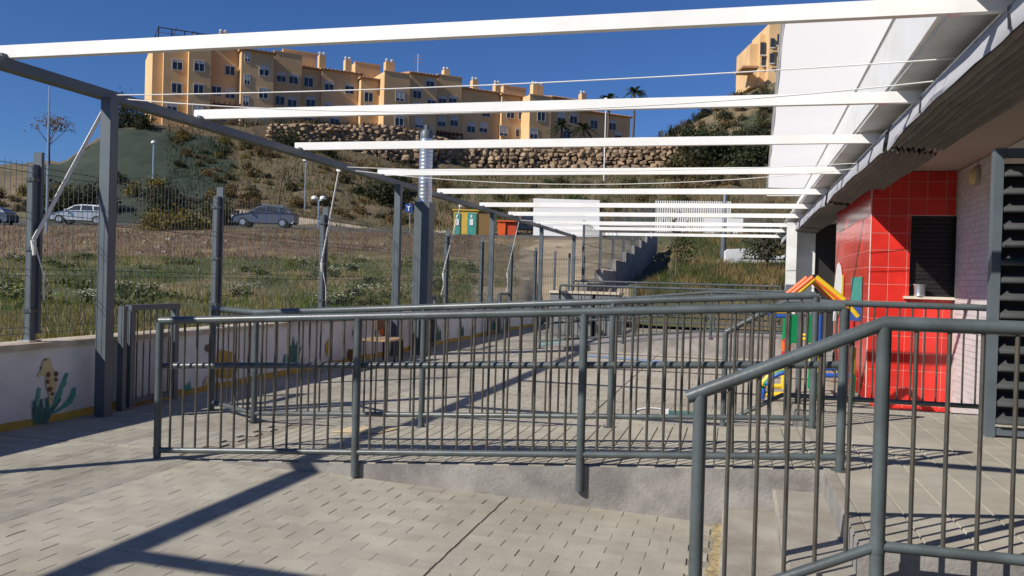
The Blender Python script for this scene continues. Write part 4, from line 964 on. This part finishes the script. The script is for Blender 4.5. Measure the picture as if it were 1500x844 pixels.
# upper right villa
vt = thing('hill_villa', dep(1125, 120, 170), 'ochre villa with balconies high on the right hill beside the shade cloth', 'building')
def vb(u0, u1, v0, v1, D, dd, name='wall', m=M_ora):
    a, b = dep(u0, (v0+v1)/2, D), dep(u1, (v0+v1)/2, D); zt, zb_ = dep(u0, v0, D)[2], dep(u0, v1, D)[2]
    f = np.array((-math.sin(YAW), math.cos(YAW), 0))*dd; MB().prism([(a[0],a[1],zb_),(b[0],b[1],zb_),(b[0],b[1],zt),(a[0],a[1],zt)], f).build(name, m, vt)
vb(1098,1113,64,128,166,10); vb(1112.9,1126,50,125,165,10.6); vb(1126.1,1165,34,128,163,12)
for u0,u1,v0,v1 in ((1114,1122,62,80),(1129,1135,56,69),(1116,1124,84,96),(1128,1134,78,92),(1139,1147,50,66),(1140,1150,76,92)):
    vb(u0,u1,v0,v1,162.6 if u0>1125 else 164.5,.3,'window',M_glass); vb(u0-.8,u1+.8,v1,v1+1.5,162 if u0>1125 else 164,.55,'balcony_ledge',M_wframe)
vb(1088,1112,96,99,161,6,'canopy',M_tileroof); vb(1124.5,1126,38,50,164,.3,'terrace_post',M_wframe); vb(1136,1137.5,22,34,162.9,.3,'terrace_post',M_wframe); vb(1136,1165,21,22.5,162.8,6,'terrace_roof',M_brown)
# ---------------------------------------------------------------- vehicles on the road
def car(u, D, label, m, L=4.3, H=1.5, roofrail=False, estate=False, flip=False):
    p = gp(u, D); t = thing('parked_car', p, label, 'car', 'cars parked along the road')
    fx = np.array((math.cos(YAW+.05), math.sin(YAW+.05), 0)); fy_ = np.array((-fx[1], fx[0], 0)); W = .86
    def P(x, y, z): return p+fx*x*(L/4.3)+fy_*y+np.array((0,0,z*H/1.5))
    lower = [(-2.1,.32),(-2.14,.55),(-2.05,.74),(-1.3,.92),(-.95,.98),(1.95,1.0),(2.12,.85),(2.14,.4),(2.0,.28)]
    if estate: roof = [(-1.05,.98),(-.35,1.40),(.1,1.48),(1.5,1.46),(1.75,1.36),(2.02,1.0)]
    else: roof = [(-1.1,.97),(-.4,1.42),(.15,1.52),(1.2,1.46),(1.6,1.30),(2.0,.99)]
    m1 = MB()
    n = len(lower)
    V = [P(x, y, z) for y, k in ((-W, 1), (-W+.0, 1), (W, 1)) for x, z in lower]
    rings = [(-W+.07, .97), (-W, 1.0), (W, 1.0), (W-.07, .97)]; V = [P(x*k, y, .62+(z-.62)*k) for y, k in rings for x, z in lower]
    F_ = [tuple(range(n))[::-1], tuple(3*n+i for i in range(n))]+[(r_*n+i, r_*n+(i+1)%n, (r_+1)*n+(i+1)%n, (r_+1)*n+i) for r_ in range(3) for i in range(n)]
    m1.add(V, F_)
    n2 = len(roof); V = [P(x, sg*(W-.02-(.20*max(0, z-.98)/.5)), z) for sg in (-1, 1) for x, z in roof]
    m1.add(V, [tuple(range(n2))[::-1], tuple(n2+i for i in range(n2))]+[(i, (i+1)%n2, n2+(i+1)%n2, n2+i) for i in range(n2)])
    body = m1.build('body', m, t)
    yg = lambda z: -(W-.012-(.20*max(0, z-.98)/.5))-.004
    for quad in ([(-.80,1.02),(-.30,1.36),(.12,1.41),(.12,1.03)], [(.2,1.03),(.2,1.41),(.95,1.39),(1.05,1.03)], [(1.13,1.03),(1.05,1.38),(1.42,1.34),(1.7,1.06)]):
        MB().prism([P(x, yg(z), z) for x, z in quad], -fy_*.004).build('side_window', M_glass, t)
    MB().prism([P(-1.0,-.6,1.04), P(-1.0,.6,1.04), P(-.42,.55,1.40), P(-.42,-.55,1.40)], P(-.02,0,.015)-P(0,0,0)).build('windscreen', M_glass, t)
    for sg in (-1, 1):
        MB().obox(P(-2.07, sg*.6, .68), fx*.08, fy_*.17, (0,0,.09)).build('headlight', M_lamp, t)
        for x in (-1.35, 1.35):
            c = P(x, sg*(W-.08), .31); wh = MB().tube([c-fy_*.11, c+fy_*.11], .315, 18).build('wheel', M_tyre, t)
            MB().tube([c-fy_*.125, c+fy_*.125], .19, 12).build('rim', M_zinc, wh)
        MB().obox(P(-.85, sg*(W+.09), 1.02), fx*.06, fy_*.09, (0,0,.07)).build('mirror', m, t)
    for x in (.16, 1.09): MB().obox(P(x, -W-.001, .72), fx*.006, fy_*.004, (0,0,.28)).build('door_gap', M_black, t)
    if roofrail:
        for sg in (-.55,.55): MB().tube([P(-.2,sg,1.56), P(1.3,sg,1.54)], .02, 6).build('roof_rail', M_zinc, t)
car(120, 61, 'silver estate car parked on the road behind the fence, left of the nearest pergola post', M_silver, 4.1, 1.42, False, True)
car(387, 60, 'grey blue hatchback with roof rails parked beyond the fence', M_blueg, 4.3, 1.52, True)
car(-26, 62, 'dark blue car cut off by the left edge of the picture', M_blueg, 4.2, 1.4)
car(775, 66, 'dark car half hidden behind the pergola beam, right of the orange container', mat('dark_car_paint', (.03,.04,.06), .3, .3), 4.2, 1.5)
# ---------------------------------------------------------------- things by the road
def front(u0, u1, v0, v1, D, depth, m, name, parent):
    a, b = dep(u0, v1, D), dep(u1, v1, D); zt, zb_ = dep((u0+u1)/2, v0, D)[2], dep((u0+u1)/2, v1, D)[2]
    f = np.array((-math.sin(YAW), math.cos(YAW), 0))*depth; b[2] = a[2]
    return MB().prism([(a[0],a[1],zb_),(b[0],b[1],zb_),(b[0],b[1],zt),(a[0],a[1],zt)], f).build(name, m, parent)
t = thing('yellow_cabin', gp(690, 62), 'small yellow cabin with two teal doors standing by the road', 'cabin')
M_ycab = mat('yellow_cabin_paint', (.62,.40,.06), .6); M_bcab = mat('brown_cabin_paint', (.22,.13,.04), .7)
front(664, 699, 309, 346, 62, 2, M_ycab, 'front_wall', t); front(699.2, 722, 309.5, 346, 62.05, 1.9, M_bcab, 'side_wall', t)
front(662.5, 724, 307, 308.9, 61.9, 2.3, M_ycab, 'roof', t)
for u0, u1 in ((665.5,673.5),(684,697)):
    front(u0, u1, 312, 345, 61.94, .05, M_teal, 'door', t)
    um = (u0+u1)/2; front(um-2.6, um+2.6, 321, 330, 61.9, .03, M_lamp, 'white_emblem', t); front(um-1.3, um+1.3, 315, 319, 61.9, .03, M_lamp, 'white_emblem', t)
t = thing('orange_container', gp(742, 62), 'bright orange waste container right of the yellow cabin', 'container')
o = front(729, 740, 325, 346, 62, 1.6, M_orange, 'end_wall', t); front(740.2, 756, 327, 346, 62.1, 1.5, mat('orange_red_paint', (.6,.07,.02), .5), 'side_wall', t)
front(728, 757, 323, 324.9, 61.9, 1.8, M_orange, 'lid', t)
t = thing('road_sign', gp(598, 60), 'small blue square road sign on a thin pole', 'sign')
b_ = gp(598, 60); MB().tube([b_, b_+np.array((0,0,2.1))], .04, 6).build('pole', M_zinc, t)
front(593, 604, 299, 311, 59.9, .05, mat('blue_sign', (.02,.07,.3), .5), 'sign_plate', t); front(596, 601, 302, 303.5, 59.85, .03, M_lamp, 'white_mark', t); front(597.8, 599.3, 303.6, 309, 59.85, .03, M_lamp, 'white_mark', t)
t = thing('kerb_wall', dep(400, 316, 67), 'low pale kerb wall along the far side of the road behind the parked cars', 'low wall')
kp = [(250,316),(340,306),(400,313),(470,323),(560,336),(660,338)]
for (u, v), (u2, v2) in zip(kp, kp[1:]):
    a, b = dep(u, v, 67.5), dep(u2, v2, 67.5); f = np.array((-math.sin(YAW), math.cos(YAW), 0))*.3
    MB().prism([(a[0],a[1],a[2]-1.6),(b[0],b[1],b[2]-1.6),b,a], f).build('wall_section', M_coping, t)
# white panel, picket fence, gate
t = thing('blank_billboard', gp(828, 59), 'large blank white panel standing beyond the far end of the pergola', 'billboard')
for k in range(4): front(781, 878, 292+13.6*k, 292+13.6*k+13.4, 59, .15, M_wood_w, 'board', t)
t = thing('picket_fence', gp(1010, 60), 'white upright picket fence beyond the grassy bank', 'fence')
for k in range(34): u = 959+k*3.3; front(u, u+1.7, 294+(u-959)*.01, 340, 60, .06, M_wood_w, 'picket', t)
for v in (305, 325): front(957, 1072, v, v+1.6, 60.1, .05, M_wood_w, 'rail', t)
t = thing('white_gate', gp(1058, 59), 'pair of solid white gate panels either side of the grey lamp post', 'gate')
front(1031, 1057, 320, 347, 59, .08, M_wood_w, 'gate_leaf', t); front(1065, 1088, 320, 347, 59, .08, M_wood_w, 'gate_leaf', t)
def lamp(u, D, vt, vb_, label, r=.05, heads=1, m=M_zinc):
    p = dep(u+ (vb_-vt)*0, vb_, D); zt = dep(u, vt, D)[2]; p[2] = min(p[2], tz(u, D)+.0) ; t = thing('street_lamp', p, label, 'street lamp', 'street lamps along the road and hill')
    MB().tube([p, (p[0], p[1], zt)], r*1.3, 8, r2=r).build('pole', m, t, True)
    for k in range(heads):
        c = np.array((p[0]+(k-(heads-1)/2)*.7, p[1], zt+.02)); MB().lathe(c, [(.06,0),(.24,.03),(.26,.12),(.2,.24),(.05,.3)], 12).build('lamp_head', M_lamp, t, True)
    if heads > 1: MB().tube([(p[0]-.35,p[1],zt-.03),(p[0]+.35,p[1],zt-.03)], r*.7, 6).build('cross_arm', m, t)
lamp(68, 52, 124, 325, 'tall thin street lamp rising against the sky at far left', .05)
lamp(224, 80, 211, 264, 'short street lamp on the green netted slope', .07); lamp(446, 76, 237, 318, 'street lamp on the slope right of the grey blue car', .06)
lamp(466, 64, 293, 335, 'double headed lamp behind the third fence post', .06, 2); lamp(884, 112, 147, 280, 'tall white lamp post in front of the palms', .07, 1, M_lamp)
t = thing('grey_pole', gp(1060, 40), 'plain grey pole between the white gate panels on the bank', 'pole'); b_ = dep(1059, 382, 40)
MB().tube([b_-np.array((0,0,.5)), b_+np.array((0,0,1.3))], .13, 10).build('pole_base', M_post, t, True); MB().tube([b_+np.array((0,0,1.3)), b_+np.array((0,0,3.2))], .07, 10).build('pole_top', M_zinc, t, True)
MB().obox(b_+np.array((0,0,-.02)), (.3,0,0), (0,.3,0), (0,0,.06)).build('footing', M_conc, t)
t = thing('white_garden_wall', gp(1100, 38), 'rough white garden wall half hidden by the tree on the bank', 'wall'); m = MB(); P = []
prof = [(1063,368),(1068,365),(1095,364),(1104,367),(1112,376),(1125,378),(1150,374),(1160,372)]
for (u, v), (u2, v2) in zip(prof, prof[1:]):
    a, b = dep(u, v, 38), dep(u2, v2, 38); f = np.array((-math.sin(YAW), math.cos(YAW), 0))*.3
    MB().prism([(a[0],a[1],tz(u,38)-.4),(b[0],b[1],tz(u2,38)-.4),b,a], f).build('wall_section', M_wall, t)
# stepped wall with fence
t = thing('stepped_wall', (-4, 26, .3), 'grey concrete wall stepping up the bank with a mesh fence on it', 'wall'); ys = np.linspace(23.5, 52, 9)
for i, (a, b) in enumerate(zip(ys, ys[1:])):
    z1 = 1.45+i*.42; MB().box(-4.28-.09*i, -4.0-.09*i, a, b-.004, -.3, z1).build('wall_section', M_conc, t)
    for yy in np.linspace(a+.2, b-.2, 2):
        pz = MB().box(-4.19-.09*i, -4.13-.09*i, yy-.03, yy+.03, z1+.001, z1+1.75).build('fence_post', M_post, t)
    m = MB()
    for k in range(1, 26): yy = a+(b-a)*k/26; m.tube([(-4.16-.09*i, yy, z1+.05), (-4.16-.09*i, yy, z1+1.7)], .006, 3, False)
    for zz in (.1,.6,1.1,1.65): m.tube([(-4.16-.09*i, a, z1+zz), (-4.16-.09*i, b, z1+zz)], .008, 3, False)
    tag(m.build('mesh_panel', M_wire, t, fixn=False), kind='stuff')
    MB().box(-4.24-.09*i,-4.04-.09*i,b-.35,b-.15,z1+.001,z1+.4).build('pier', M_conc, t)
# end fence joining wall and stepped wall
t = thing('end_fence', (-5.5, 24, .9), 'short run of grey mesh fence closing the end of the courtyard', 'fence')
for k in range(4):
    x = -5.45+k*.42; MB().box(x-.03,x+.03,24.0,24.06,.3,2.4-k*.06).build('post', M_post, t)
m = MB()
for k in range(26): x = -5.45+1.26*k/25; m.tube([(x,24.03,.5),(x,24.03,2.3-(x+5.45)*.14)], .004, 3, False)
for z in (.6,1.1,1.6,2.1): m.tube([(-5.45,24.03,z),(-4.19,24.03,z)], .005, 3, False)
tag(m.build('mesh_panel', M_wire, t, fixn=False), kind='stuff')
